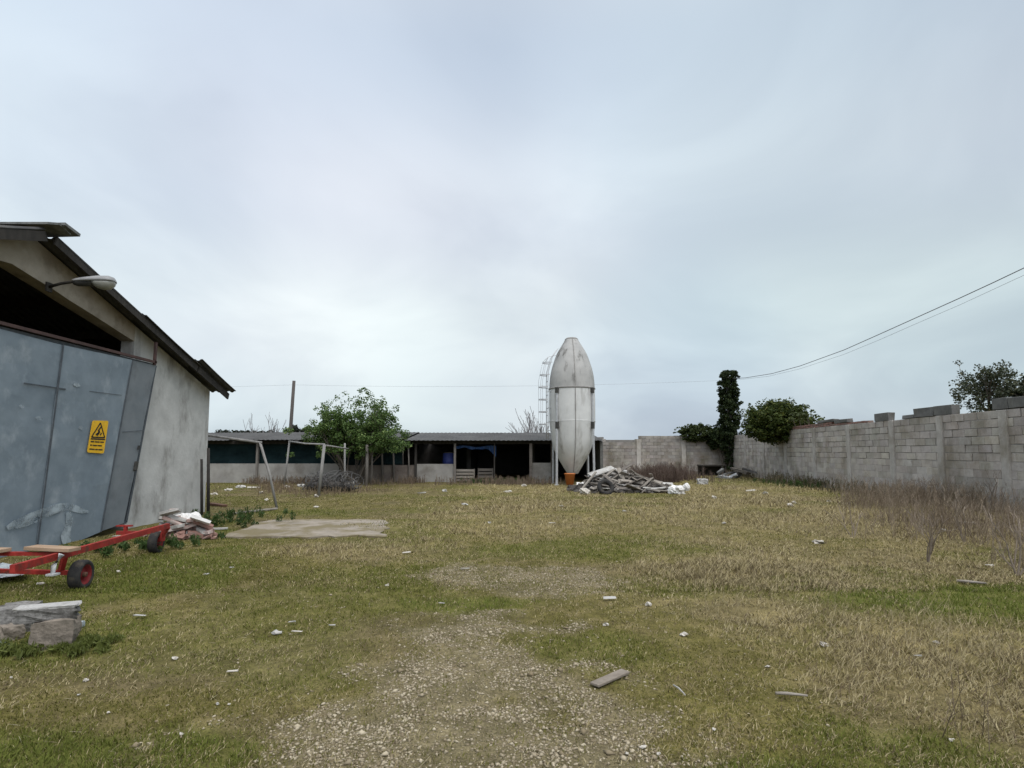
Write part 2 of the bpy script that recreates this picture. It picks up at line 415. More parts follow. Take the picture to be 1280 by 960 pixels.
class MB:
    """collects shapes in world space and links them as ONE mesh"""
    def __init__(s):
        s.v = []; s.f = []; s.mi = []; s.c = []; s.smooth = []
    def add(s, vs, fs, mi=0, col=None, sm=False):
        n = len(s.v)
        s.v += [tuple(p) for p in vs]
        s.f += [tuple(i + n for i in f) for f in fs]
        s.mi += [mi] * len(fs)
        s.smooth += [sm] * len(fs)
        s.c += [col or (1, 1, 1)] * len(vs)
        return s
    def box(s, c, size, rot=None, mi=0, col=None, jit=0.0):
        hx, hy, hz = size[0] / 2, size[1] / 2, size[2] / 2
        vs = []
        for x in (-hx, hx):
            for y in (-hy, hy):
                for z in (-hz, hz):
                    p = Vector((x, y, z))
                    if jit: p += Vector((rng.uniform(-jit, jit), rng.uniform(-jit, jit), rng.uniform(-jit, jit)))
                    if rot is not None: p = rot @ p
                    vs.append(p + Vector(c))
        return s.add(vs, [(0, 1, 3, 2), (4, 6, 7, 5), (0, 4, 5, 1), (2, 3, 7, 6), (0, 2, 6, 4), (1, 5, 7, 3)], mi, col)
    def bar(s, p0, p1, w_, h_, mi=0, up=(0, 0, 1)):
        p0, p1 = Vector(p0), Vector(p1)
        d = (p1 - p0); ln = d.length; d.normalize()
        u = Vector(up)
        if abs(d.dot(u)) > 0.98: u = Vector((0, 1, 0))
        r = d.cross(u).normalized(); u2 = r.cross(d).normalized()
        rot = Matrix((d, r, u2)).transposed()
        return s.box((p0 + p1) / 2, (ln, w_, h_), rot, mi)
    def tube(s, p0, p1, r0, r1=None, n=8, mi=0, cap=True, col=None):
        return s.path([p0, p1], [r0, r0 if r1 is None else r1], n, mi, cap, col)
    def path(s, pts, rad, n=8, mi=0, cap=True, col=None):
        pts = [Vector(p) for p in pts]
        if not isinstance(rad, (list, tuple)): rad = [rad] * len(pts)
        vs = []; fs = []
        ref = None
        for i, p in enumerate(pts):
            a = pts[max(0, i - 1)]; b = pts[min(len(pts) - 1, i + 1)]
            d = (b - a).normalized()
            if ref is None or abs(d.dot(ref)) > 0.95:
                ref = Vector((0, 0, 1)) if abs(d.z) < 0.9 else Vector((1, 0, 0))
            x = d.cross(ref).normalized(); y = d.cross(x).normalized()
            for k in range(n):
                t = 2 * PI * k / n
                vs.append(p + (x * math.cos(t) + y * math.sin(t)) * rad[i])
        for i in range(len(pts) - 1):
            for k in range(n):
                k2 = (k + 1) % n
                fs.append((i * n + k, i * n + k2, (i + 1) * n + k2, (i + 1) * n + k))
        if cap:
            fs.append(tuple(range(n - 1, -1, -1)))
            fs.append(tuple((len(pts) - 1) * n + k for k in range(n)))
        return s.add(vs, fs, mi, col, sm=n > 5)
    def lathe(s, c, prof, n=32, mi=0, axis=None, sm=True):
        """prof: (radius, height) pairs; axis: rotation matrix from z"""
        vs = []; fs = []
        for r, h in prof:
            for k in range(n):
                t = 2 * PI * k / n
                p = Vector((r * math.cos(t), r * math.sin(t), h))
                if axis is not None: p = axis @ p
                vs.append(p + Vector(c))
        m_ = len(prof)
        for i in range(m_ - 1):
            for k in range(n):
                k2 = (k + 1) % n
                fs.append((i * n + k, i * n + k2, (i + 1) * n + k2, (i + 1) * n + k))
        return s.add(vs, fs, mi, None, sm)
    def prism(s, poly, off, mi=0):
        """poly: list of 3D points; off: extrusion vector"""
        off = Vector(off); n = len(poly)
        vs = [Vector(p) for p in poly] + [Vector(p) + off for p in poly]
        fs = [tuple(range(n - 1, -1, -1)), tuple(range(n, 2 * n))]
        for k in range(n):
            k2 = (k + 1) % n
            fs.append((k, k2, n + k2, n + k))
        return s.add(vs, fs, mi)
    def build(s, name, m, parent=None, base=None, label=None, bevel=0.0, fix=True):
        me = bpy.data.meshes.new(name)
        me.from_pydata(s.v, [], s.f)
        me.polygons.foreach_set('material_index', s.mi)
        me.polygons.foreach_set('use_smooth', s.smooth)
        a = me.color_attributes.new('Col', 'FLOAT_COLOR', 'POINT')
        a.data.foreach_set('color', np.array([(*c, 1.0) for c in s.c], np.float32).ravel())
        if fix:
            bm = bmesh.new(); bm.from_mesh(me)
            bmesh.ops.recalc_face_normals(bm, faces=bm.faces)
            bm.to_mesh(me); bm.free()
        o = link_mesh(name, me, m, parent, base, label)
        if bevel:
            b = o.modifiers.new('bevel', 'BEVEL'); b.width = bevel; b.segments = 2; b.limit_method = 'ANGLE'
        return o

def np_mesh(name, V, Fc, Cv):
    """V (n,3), Fc (m,k) int, Cv (n,3)"""
    me = bpy.data.meshes.new(name)
    n, m_, k = len(V), len(Fc), Fc.shape[1]
    me.vertices.add(n); me.vertices.foreach_set('co', np.asarray(V, np.float32).ravel())
    me.loops.add(m_ * k); me.loops.foreach_set('vertex_index', np.asarray(Fc, np.int32).ravel())
    me.polygons.add(m_); me.polygons.foreach_set('loop_start', np.arange(0, m_ * k, k, dtype=np.int32))
    try: me.polygons.foreach_set('loop_total', np.full(m_, k, np.int32))
    except Exception: pass
    me.update(calc_edges=True)
    a = me.color_attributes.new('Col', 'FLOAT_COLOR', 'POINT')
    a.data.foreach_set('color', np.concatenate([np.asarray(Cv, np.float32), np.ones((n, 1), np.float32)], 1).ravel())
    return me

# ------------------------------------------------------------------ what grows where on the ground
def ell(x, y, cx, cy, rx, ry, rot=0.0):
    c, s_ = math.cos(rot), math.sin(rot)
    u = (x - cx) * c + (y - cy) * s_; v = -(x - cx) * s_ + (y - cy) * c
    return np.sqrt((u / rx) ** 2 + (v / ry) ** 2)
def masks(x, y):
    x = np.asarray(x, float); y = np.asarray(y, float)
    wob = (fbm(x, y, 1.3, 21, 4) - 0.5)
    wob2 = (fbm(x, y, 3.5, 31, 3) - 0.5)
    # gravel track widening towards the camera, and a second stony patch farther on
    half = np.interp(y, [0, 2.6, 3.4, 4.4, 5.3, 5.8], [1.25, 1.15, 0.95, 0.62, 0.36, 0.0])
    cx = np.interp(y, [0, 2.8, 3.8, 5.5], [-0.55, -0.42, -0.28, -0.32])
    g1 = smooth(half - np.abs(x - cx) + wob * 1.6 + wob2 * 1.4, -0.35, 0.45) * (half > 0.01)
    g2 = 1 - smooth(ell(x, y, 0.1, 7.15, 1.35, 0.85, -0.1) + wob * 1.3 + wob2 * 0.7, 0.7, 1.1)
    g3 = 1 - smooth(ell(x, y, -0.75, 7.3, 0.35, 0.9) + wob * 0.8, 0.7, 1.1)
    gravel = np.maximum(np.maximum(g1, g2 * 0.75), g3 * 0.8)
    green = np.zeros_like(x)
    for (a, b, rx, ry, k) in ((-0.45, 5.95, 0.75, 0.45, 0.9), (5.4, 6.1, 1.9, 0.95, 1.0), (-2.4, 2.9, 1.1, 0.55, 0.8), (0.9, 9.3, 2.6, 0.9, 0.6),
                              (0.65, 4.6, 0.7, 0.6, 0.55), (1.15, 2.8, 0.5, 0.3, 0.8), (-4.9, 7.3, 1.5, 2.4, 0.75), (-3.9, 5.0, 0.8, 0.9, 0.7),
                              (-5.2, 14.6, 2.0, 1.0, 0.6), (-6.4, 11.2, 0.9, 1.6, 0.9), (-1.3, 6.8, 1.2, 1.6, 0.5), (-1.6, 4.2, 0.6, 0.5, 0.4), (12.5, 30, 2.5, 5, 0.5), (2.2, 3.0, .7, .5, .6)):
        green = np.maximum(green, k * (1 - smooth(ell(x, y, a, b, rx, ry) + wob * 1.3, 0.55, 1.25)))
    green = green * (1 - gravel * 0.9)
    straw = smooth(x - 1.2 + wob * 2.5, 0.0, 1.6) * smooth(y, 2.8, 4.4) * (1 - smooth(y, 7.2, 9.0) * 0.45)
    far = smooth(y + wob * 4, 9.5, 13.5) * smooth(x + 3.2 + wob * 3 - (y - 12) * 0.05, -0.6, 1.4)
    straw = np.maximum(straw, far * (0.55 + 0.8 * fbm(x, y * 1.6, 0.45, 77, 3) - 0.2))
    straw = np.maximum(straw, 0.55 * (1 - smooth(ell(x, y, -2.2, 9.2, 2.2, 1.3) + wob, 0.6, 1.2)))
    patch = fbm(x, y * 1.25, 0.55, 301, 4)
    straw = straw * (.55 + .8 * smooth(patch, .36, .62))
    green = np.maximum(green, .42 * smooth(fbm(x, y * 1.4, .42, 311, 4), .50, .66) * (1 - gravel))
    straw = np.clip(straw, 0, 1) * (1 - green * 0.85) * (1 - gravel)
    soil = np.zeros_like(x)
    for (a, b, rx, ry, k) in ((-2.6, 4.3, 1.5, 0.7, 0.9), (-1.6, 5.4, 1.6, 0.5, 0.5), (-3.4, 6.6, 1.2, .5, .4), (-9, 23, 6, 4, 0.8), (1, 27.5, 7, 2.0, 0.7), (9, 11.5, 3.2, 4.5, 0.85), (9.0, 31, 4, 3, 0.9)):
        soil = np.maximum(soil, k * (1 - smooth(ell(x, y, a, b, rx, ry) + wob * 1.5, 0.5, 1.3)))
    soil = np.maximum(soil, smooth(fbm(x, y, 0.8, 91, 4), 0.50, 0.66) * 0.75)
    soil = soil * (1 - green * 0.8) * (1 - gravel)
    return gravel, green, straw, soil
def ground_col(x, y):
    g, gr, st, so_ = masks(x, y)
    n = fbm(x, y, 0.9, 55, 4)[..., None]; n2 = fbm(x, y, 5.0, 65, 3)[..., None]
    base = np.array([0.118, 0.102, 0.033]) * (0.75 + 0.5 * n) 
    c = base + (np.array([0.16, 0.132, 0.055]) - base) * smooth(n2, 0.42, 0.7)
    def mixc(c, k, col): return c * (1 - k[..., None]) + np.array(col) * (0.7 + 0.6 * n2) * k[..., None]
    c = mixc(c, so_ * 0.7, (0.12, 0.094, 0.055))
    c = mixc(c, st * 0.75, (0.245, 0.198, 0.09))
    c = mixc(c, gr * 0.75, (0.088, 0.098, 0.018))
    c = mixc(c, g * 0.7, (0.17, 0.142, 0.09))
    return c

def axis_lines(fine, dense_to, grow, end, start):
    a = [start]; stp = fine
    while a[-1] < end:
        if a[-1] > dense_to: stp *= grow
        a.append(a[-1] + stp)
    return a
xs = axis_lines(0.055, 5.0, 1.035, 900, 0.0)
xs = np.array([-v for v in xs[:0:-1]] + xs)
ys_f = axis_lines(0.05, 8.0, 1.03, 1200, 1.0)
ys_b = axis_lines(0.3, 2.0, 1.25, 300, -1.0)
ys = np.array([-v for v in ys_b[:0:-1] if v > 0] + [-0.5, 0.0, 0.4, 0.7] + ys_f)
ys = np.unique(ys)
X, Y = np.meshgrid(xs, ys)
Z = gz(X, Y)
V = np.stack([X, Y, Z], -1).reshape(-1, 3)
nx, ny = len(xs), len(ys)
idx = np.arange(nx * ny).reshape(ny, nx)
FQ = np.stack([idx[:-1, :-1], idx[:-1, 1:], idx[1:, 1:], idx[1:, :-1]], -1).reshape(-1, 4)
CG = ground_col(X, Y).reshape(-1, 3) * 0.92
me = np_mesh('ground', V, FQ, CG)
me.polygons.foreach_set('use_smooth', np.ones(len(FQ), bool))
tag(link_mesh('ground', me, 'ground'), kind='structure')

# old concrete slab half sunk in the grass
def slab():
    pts = [at_z(286, 671), at_z(392, 672), at_z(477, 671), at_z(486, 661), at_z(484, 651), at_z(420, 650), at_z(340, 650.5), at_z(318, 655)]
    mb = MB(); n = len(pts)
    ring = []
    for i in range(n):
        a, b = pts[i], pts[(i + 1) % n]
        for k in range(5):
            p = a.lerp(b, k / 5)
            ring.append(Vector((p.x + rng.uniform(-.12, .12), p.y + rng.uniform(-.14, .14), 0.022)))
    mb.prism([p - Vector((0, 0, 0.25)) for p in ring], (0, 0, 0.25))
    o = mb.build('concrete_pad', 'pad', None)
    tag(o, kind='structure')
M['pad'] = mat('pad', (0.21, 0.182, 0.145), (0.29, 0.252, 0.205), 3.5, stain=(0.155, 0.128, 0.07), sscale=1.3, slo=0.44, shi=0.56, bump=0.4, bscale=18)
slab()

# ------------------------------------------------------------------ BARN
WX = -8.0            # plane of the gable wall
RIDGE_Y, RIDGE_Z = 9.05, 5.24
EAVE_Y, EAVE_Z = 15.15, 3.12
SL = (RIDGE_Z - EAVE_Z) / (EAVE_Y - RIDGE_Y)
NEAR_Y = 2 * RIDGE_Y - EAVE_Y
WALL_FAR = 14.75
WALL_NEAR = 2 * RIDGE_Y - WALL_FAR
roof_z = lambda y: RIDGE_Z - SL * abs(y - RIDGE_Y)
barn = thing('barn', 'old plastered barn with a grey metal door and a sagging corrugated roof', 'barn', (WX, RIDGE_Y, 0))
def gable():
    """front wall with the doorway cut out, one column of wall at a time"""
    mb = MB()
    jam_n, jam_f = 6.2, 11.72
    def open_top(y):
        return 3.93 + (11.72 - y) * 0.222 if y > 8.6 else 4.62 - (8.6 - y) * .2
    cols = [WALL_NEAR, 5.0, jam_n, 7.4, 8.2, 8.75, RIDGE_Y, 10.2, 10.8, 11.3, jam_f, 12.6, 13.6, WALL_FAR]
    for a, b in zip(cols[:-1], cols[1:]):
        za, zb = roof_z(a) - 0.06, roof_z(b) - 0.06
        inside = a >= jam_n and b <= jam_f
        la, lb = (min(open_top(a), za - .12), min(open_top(b), zb - .12)) if inside else (-0.2, -0.2)
        k = 6 if inside else 1
        for i in range(k):
            t0, t1 = i / k, (i + 1) / k
            y0, y1 = a + (b - a) * t0, a + (b - a) * t1
            j0 = 0.03 * (float(vnoise(y0, 0, 2.3, 5)) - .5) if inside else 0
            j1 = 0.03 * (float(vnoise(y1, 0, 2.3, 5)) - .5) if inside else 0
            l0, l1 = la + (lb - la) * t0 + j0, la + (lb - la) * t1 + j1
            u0, u1 = za + (zb - za) * t0, za + (zb - za) * t1
            rough = 1 if (b <= 11.75) else 0
            mb.prism([(WX, y0, l0), (WX, y1, l1), (WX, y1, u1), (WX, y0, u0)], (-0.28, 0, 0), rough)
    mb.build('gable_wall', ['plaster', 'plaster_rough'], barn)
gable()
# flaking old coat round the gable top: a slightly proud rough layer with a ragged lower edge
mb = MB()
mb.box((-15, WALL_FAR - 0.14, 1.4), (13.4, 0.27, 3.3))
mb.build('side_wall', 'plaster', barn)
mb = MB()
mb.box((-15, WALL_NEAR + 0.14, 1.4), (13.4, 0.27, 3.3))
mb.build('side_wall', 'plaster', barn)
mb = MB()
cs = [(-21.9, WALL_NEAR, -0.2), (-21.9, WALL_FAR, -0.2), (-21.9, WALL_FAR, roof_z(WALL_FAR) - .06), (-21.9, RIDGE_Y, RIDGE_Z - .06), (-21.9, WALL_NEAR, roof_z(WALL_NEAR) - .06)]
mb.prism(cs, (0.25, 0, 0)); mb.build('rear_wall', 'plaster', barn)
# floor inside the barn is dark beaten earth: the ground sheet; roof in three rows of corrugated sheets per slope
def corrugated(y0, y1, x0, x1, lift, sag=0.0, step=0.044, amp=0.024, per=0.176, zf=roof_z, th=0.012):
    xs_ = np.arange(x0, x1 + 1e-6, step)
    rows = np.linspace(y0, y1, 5)
    mbv = []; fs = []
    for layer in (0, -th):
        for y in rows:
            for x in xs_:
                z = zf(y) + lift + layer + amp * math.sin(2 * PI * x / per)
                z -= sag * math.sin(PI * (y - y0) / (y1 - y0)) * (0.5 + 0.5 * math.sin(x * 1.3))
                mbv.append((x, y, z))
    n = len(xs_); r = len(rows); o = n * r
    for i in range(r - 1):
        for k in range(n - 1):
            a = i * n + k
            fs.append((a, a + 1, a + n + 1, a + n)); fs.append((o + a, o + a + n, o + a + n + 1, o + a + 1))
    for i in range(r - 1):
        for k in (0, n - 1):
            a = i * n + k; fs.append((a, a + n, o + a + n, o + a))
    for k in range(n - 1):
        for i in (0, r - 1):
            a = i * n + k; fs.append((a, o + a, o + a + 1, a + 1))
    return mbv, fs
mb = MB()
for (a, b, lift, x1) in ((RIDGE_Y + 0.14, 11.55, 0.0, -7.60), (11.45, 13.6, 0.035, -7.58), (13.45, EAVE_Y, 0.10, -7.50)):
    v_, f_ = corrugated(a, b, -22.2, x1, lift, 0.02); mb.add(v_, f_)
for (a, b, lift, x1) in ((RIDGE_Y - 0.14, 7.6, 0.05, -7.60), (7.7, 5.6, 0.085, -7.6), (5.7, NEAR_Y, 0.12, -7.55)):
    v_, f_ = corrugated(a, b, -22.2, x1, lift, 0.02); mb.add(v_, f_)
roof = mb.build('roof', 'roofing', barn)
# ridge cap, its end piece pale and slipped
mb = MB()
for s_ in (-1, 1):
    mb.prism([(-7.52, RIDGE_Y, RIDGE_Z + .15), (-7.52, RIDGE_Y + s_ * .24, RIDGE_Z + .065), (-7.52, RIDGE_Y + s_ * .24, RIDGE_Z + .03), (-7.52, RIDGE_Y, RIDGE_Z + .11)], (-14.6, 0, 0))
mb.build('ridge_cap', 'roof_pale', roof)
mb = MB()
mb.prism([(-7.45, RIDGE_Y + .02, RIDGE_Z + .165), (-7.45, RIDGE_Y + .36, RIDGE_Z + .10), (-7.45, RIDGE_Y + .35, RIDGE_Z + .05), (-7.45, RIDGE_Y + .02, RIDGE_Z + .12)], (-0.7, 0.04, 0))
mb.build('ridge_tile', 'roof_pale', roof, label='pale loose ridge tile that has slipped past the roof edge')
# purlins under the overhang and a barge board behind the sheet edge
for y in (9.6, 10.8, 12.0, 13.2, 14.4, 8.4, 6.8):
    mb = MB(); z = roof_z(y) - 0.125
    mb.box((-15.0, y, z), (13.9, 0.09, 0.15)); mb.build('purlin', 'dark_wood', barn)
mb = MB()
for y0, y1 in ((RIDGE_Y + .1, 13.5), (13.55, EAVE_Y - .1), (RIDGE_Y - .1, NEAR_Y + .1)):
    mb.bar((-7.66, y0, roof_z(y0) - 0.085), (-7.66, y1, roof_z(y1) - 0.085), 0.035, 0.16)
mb.build('barge_board', 'dark_wood', barn)

# sliding sheet-metal door hanging askew on its rail
DX = -7.74
def dq(px, py, X=DX): return at_x(px, py, X)
door_top0, door_top1 = Vector((DX, 7.0, 3.50)), dq(195, 456)
def panel(corners, off, m, label=None):
    """door panel with small dents"""
    a, b, c, d = [Vector(p) for p in corners]   # top-near, top-far, bottom-far, bottom-near
    nu, nv = 14, 22
    vs = []; fs = []
    for layer in (0, 1):
        for j in range(nv + 1):
            for i in range(nu + 1):
                s_, t_ = i / nu, j / nv
                p = a.lerp(b, s_).lerp(d.lerp(c, s_), t_)
                dent = 0.018 * (float(vnoise(p.y, p.z, 1.7, 9)) - .5) + 0.01 * (float(vnoise(p.y, p.z, 4.0, 19)) - .5)
                p.x += off + dent - layer * 0.03
                vs.append(p)
    n = (nu + 1) * (nv + 1)
    for j in range(nv):
        for i in range(nu):
            q = j * (nu + 1) + i
            fs.append((q, q + 1, q + nu + 2, q + nu + 1)); fs.append((n + q, n + q + nu + 1, n + q + nu + 2, n + q + 1))
    border = [(i, i + 1) for i in range(nu)] + [(nv * (nu + 1) + i, nv * (nu + 1) + i + 1) for i in range(nu)]
    border += [(j * (nu + 1), (j + 1) * (nu + 1)) for j in range(nv)] + [(j * (nu + 1) + nu, (j + 1) * (nu + 1) + nu) for j in range(nv)]
    for p, q in border: fs.append((p, q, n + q, n + p))
    mbp = MB(); mbp.add(vs, fs, sm=False)
    return mbp.build('door_panel', m, door, label=label)
mb = MB()
# door frame behind the sheets: angle irons
P_tl, P_tr, P_br, P_bl = Vector((DX - .05, 5.2, 3.47)), dq(194, 457, DX - .05), dq(157, 653, DX - .05), Vector((DX - .05, 4.7, 0.06))
for a, b in ((P_tl, P_tr), (P_tr, P_br), (P_br, P_bl), (P_bl, P_tl)): mb.bar(a, b, 0.04, 0.05)
door = mb.build('door', 'seam', barn)
seam1 = (dq(164, 450), dq(124, 665)); seam2 = (dq(77, 431), dq(42, 699))
seam3 = (Vector((DX, 6.6, 3.47)), Vector((DX, 6.1, 0.05))); 
panel((seam1[0], dq(195, 457), dq(155, 654), seam1[1]), 0.0, 'door_metal_dull', 'narrow duller grey end panel of the sheet door')
panel((seam2[0] + Vector((0, .006, 0)), seam1[0] - Vector((0, .006, 0)), seam1[1] - Vector((0, .006, 0)), seam2[1] + Vector((0, .006, 0))), 0.022, 'door_metal')
panel((seam3[0], seam2[0] - Vector((0, .006, 0)), seam2[1] - Vector((0, .006, 0)), seam3[1]), 0.008, 'door_metal')
panel((Vector((DX, 5.2, 3.47)), seam3[0] - Vector((0, .01, 0)), seam3[1] - Vector((0, .01, 0)), Vector((DX, 4.7, .05))), 0.02, 'door_metal')
# horizontal crease slot
mb = MB(); mb.bar(dq(30, 479, DX + .032), dq(82, 486.5, DX + .032), 0.006, 0.022); mb.bar(dq(112, 489, DX + .032), dq(152, 494, DX + .032), 0.004, 0.008)
mb.bar(dq(153, 540, DX + .02), dq(180, 538, DX + .02), 0.004, 0.01)
for s_ in (seam1, seam2):
    mb.bar(s_[0] + Vector((.034, 0, 0)), s_[1] + Vector((.034, 0, 0)), 0.012, 0.022)
mb.build('panel_seam', 'seam', door)
# wheel stop and hasp on the far edge
mb = MB(); mb.bar(dq(171, 577, DX + .03), dq(169, 588, DX + .03), 0.04, 0.07)
mb.build('door_handle', 'bracket', door)
mb = MB(); mb.bar(dq(174, 557, DX + .03), dq(173, 562, DX + .03), 0.03, 0.03)
mb.build('hasp', 'bracket', door)
# smeared pale paint: a bent stroke and a tail
def stroke(pts, wds, nm):
    vs = []; fs = []
    for i, ((x, y), w_) in enumerate(zip(pts, wds)):
        a = Vector(pts[max(0, i - 1)] ); b = Vector(pts[min(len(pts) - 1, i + 1)])
        d = (b - a).normalized(); nn = Vector((-d.y, d.x))
        for s_ in (-.5, .5):
            q = Vector((x, y)) + nn * w_ * s_
            vs.append(dq(q.x, q.y, DX + 0.038))
    for i in range(len(pts) - 1): fs.append((2 * i, 2 * i + 1, 2 * i + 3, 2 * i + 2))
    m_ = MB(); m_.add(vs, fs); o = m_.build(nm, 'smear', door)
    md = o.modifiers.new('thick', 'SOLIDIFY'); md.thickness = 0.003
stroke([(9, 660), (18, 656), (30, 652), (42, 647), (54, 642), (66, 637), (76, 634), (86, 633.5), (95, 636), (103, 639), (111, 640)], [5, 10, 13, 14, 12, 11, 10, 9, 9, 6, 2], 'paint_smear')
stroke([(85, 640), (87, 648), (86, 655), (84, 663), (82, 670), (83, 677), (82, 682)], [6, 9, 8, 9, 12, 12, 6], 'paint_smear')
for (x, y, w_) in ((49, 523, 9), (27, 508, 6), (101, 535, 5), (96, 481, 8)):
    stroke([(x - w_ / 2, y - 1), (x, y), (x + w_ / 2, y + 1)], [3, 5.5 if w_ > 6 else 4, 2], 'paint_smear')
# rail and its drop bracket
mb = MB()
mb.bar(Vector((DX + .02, 4.6, 3.54)), dq(195, 453, DX + .02), 0.05, 0.05)
mb.bar(dq(195, 428, DX + .02), dq(193, 456, DX + .02), 0.05, 0.05)
mb.build('door_rail', 'rail', barn)

# yellow warning sign on the door
def sign():
    sx = DX + 0.05
    c = [dq(115.5, 525.5, sx), dq(135.5, 526, sx), dq(129.5, 567, sx), dq(108.5, 565.5, sx)]
    t = thing('warning_sign', 'yellow warning sign with a black triangle on the grey barn door', 'sign', tuple((c[2] + c[3]) / 2))
    def uv(u, v, x=0.0):
        p = c[0].lerp(c[1], u).lerp(c[3].lerp(c[2], u), v); p.x += x
        return p
    poly = []
    for cx_, cy_, a0 in ((0.9, 0.05, -90), (0.9, 0.95, 0), (0.1, 0.95, 90), (0.1, 0.05, 180)):
        for k in range(4):
            a = R(a0 + 30 * k); poly.append(uv(cx_ + .1 * math.cos(a), cy_ + .05 * math.sin(a)))
    m_ = MB(); m_.prism(poly, (0.004, 0, 0)); m_.build('sign_plate', 'yellow', t)
    m_ = MB()
    # triangle outline with a struck figure inside
    T = [(0.5, 0.07), (0.9, 0.52), (0.1, 0.52)]
    for i in range(3):
        a, b = T[i], T[(i + 1) % 3]
        m_.bar(uv(*a, .0065), uv(*b, .0065), 0.004, 0.026, up=(1, 0, 0)) if False else m_.bar(uv(*a, .0065), uv(*b, .0065), 0.024, 0.004, up=(1, 0, 0))
    z = [(0.56, 0.2), (0.44, 0.33), (0.54, 0.34), (0.42, 0.47)]
    for a, b in zip(z[:-1], z[1:]): m_.bar(uv(*a, .0065), uv(*b, .0065), 0.03, 0.004, up=(1, 0, 0))
    m_.bar(uv(.33, .44, .0065), uv(.48, .38, .0065), 0.03, 0.004, up=(1, 0, 0))
    m_.bar(uv(.6, .45, .0065), uv(.66, .38, .0065), 0.025, 0.004, up=(1, 0, 0))
    m_.build('pictogram', 'black', t)
    m_ = MB()
    m_.bar(uv(.08, .575, .0065), uv(.94, .575, .0065), 0.024, 0.003, up=(1, 0, 0))
    for v, segs in ((0.66, (.1, .3, .34, .62, .66, .9)), (0.77, (.1, .22, .26, .5, .54, .8)), (0.89, (.1, .4, .44, .6, .63, .88))):
        for k in range(0, len(segs), 2):
            m_.bar(uv(segs[k], v, .0065), uv(segs[k + 1], v, .0065), 0.022, 0.003, up=(1, 0, 0))
    m_.build('text_line', 'black', t)
sign()

# street-type lamp on a bracket arm over the doorway
def lamp():
    p0 = dq(60, 359, WX); p1 = at_x(92, 352, -7.55); p2 = at_x(120, 350, -7.15); tip = at_x(145, 353, -6.95)
    t = thing('wall_lamp', 'grey street lamp head on a bent arm above the barn doorway', 'lamp', tuple(p0))
    m_ = MB(); m_.path([p0, p0.lerp(p1, .5) + Vector((0, 0, .015)), p1, p1.lerp(p2, .25)], 0.026, 8)
    m_.box(p0 + Vector((.015, 0, 0)), (0.03, 0.12, 0.16)); m_.build('arm', 'dark_wood', t)
    d = (tip - p1); ln = d.length; d.normalize()
    side = d.cross(Vector((0, 0, 1))).normalized(); up = side.cross(d)
    def shell(prof, flip):
        vs = []; fs = []; n = 12
        for s_, w_, h_, dz in prof:
            for k in range(n):
                a = PI * k / (n - 1)
                vs.append(p1 + d * ln * s_ + side * math.cos(a) * w_ + up * (dz + flip * math.sin(a) * h_))
        for i in range(len(prof) - 1):
            for k in range(n - 1):
                fs.append((i * n + k, i * n + k + 1, (i + 1) * n + k + 1, (i + 1) * n + k))
            fs.append((i * n, (i + 1) * n, (i + 1) * n + n - 1, i * n + n - 1))
        fs.append(tuple(range(n))); fs.append(tuple((len(prof) - 1) * n + k for k in range(n)))
        q = MB(); q.add(vs, fs, sm=True); return q
    shell([(-.02, .05, .04, 0), (.08, .08, .06, 0), (.3, .11, .085, 0), (.6, .14, .11, 0), (.85, .14, .11, 0), (.96, .11, .08, 0), (1.0, .05, .03, 0)], 1).build('lamp_housing', 'lamp_shell', t)
    shell([(0.0, .05, .05, -.004), (.1, .075, .075, -.004), (.42, .09, .075, -.004), (.45, .09, .05, -.004)], -1).build('ballast_box', 'bracket', t)
    shell([(.46, .1, .05, -.004), (.55, .125, .1, -.004), (.7, .13, .13, -.004), (.85, .125, .125, -.004), (.95, .09, .08, -.004), (.985, .05, .03, -.004)], -1).build('glass_bowl', 'glass', t)
lamp()
# two stakes leaning by the barn corner
for k, (a, b, rr) in enumerate(((at_y(252, 574, 14.1), at_y(252.5, 640, 14.05), 0.035), (at_y(260.5, 560, 14.4), at_y(260.5, 640, 14.4), 0.04))):
    g0 = b; g0.z = gzf(g0.x, g0.y) - .05
    m_ = MB(); m_.path([g0, a.lerp(g0, .5), a], [rr, rr * .95, rr * .85], 7)
    tag(m_.build('wooden_stake', 'dark_wood', None, g0), ['shorter dark stake leaning on the barn wall near its corner', 'taller dark stake standing right at the barn corner'][k], 'stake')

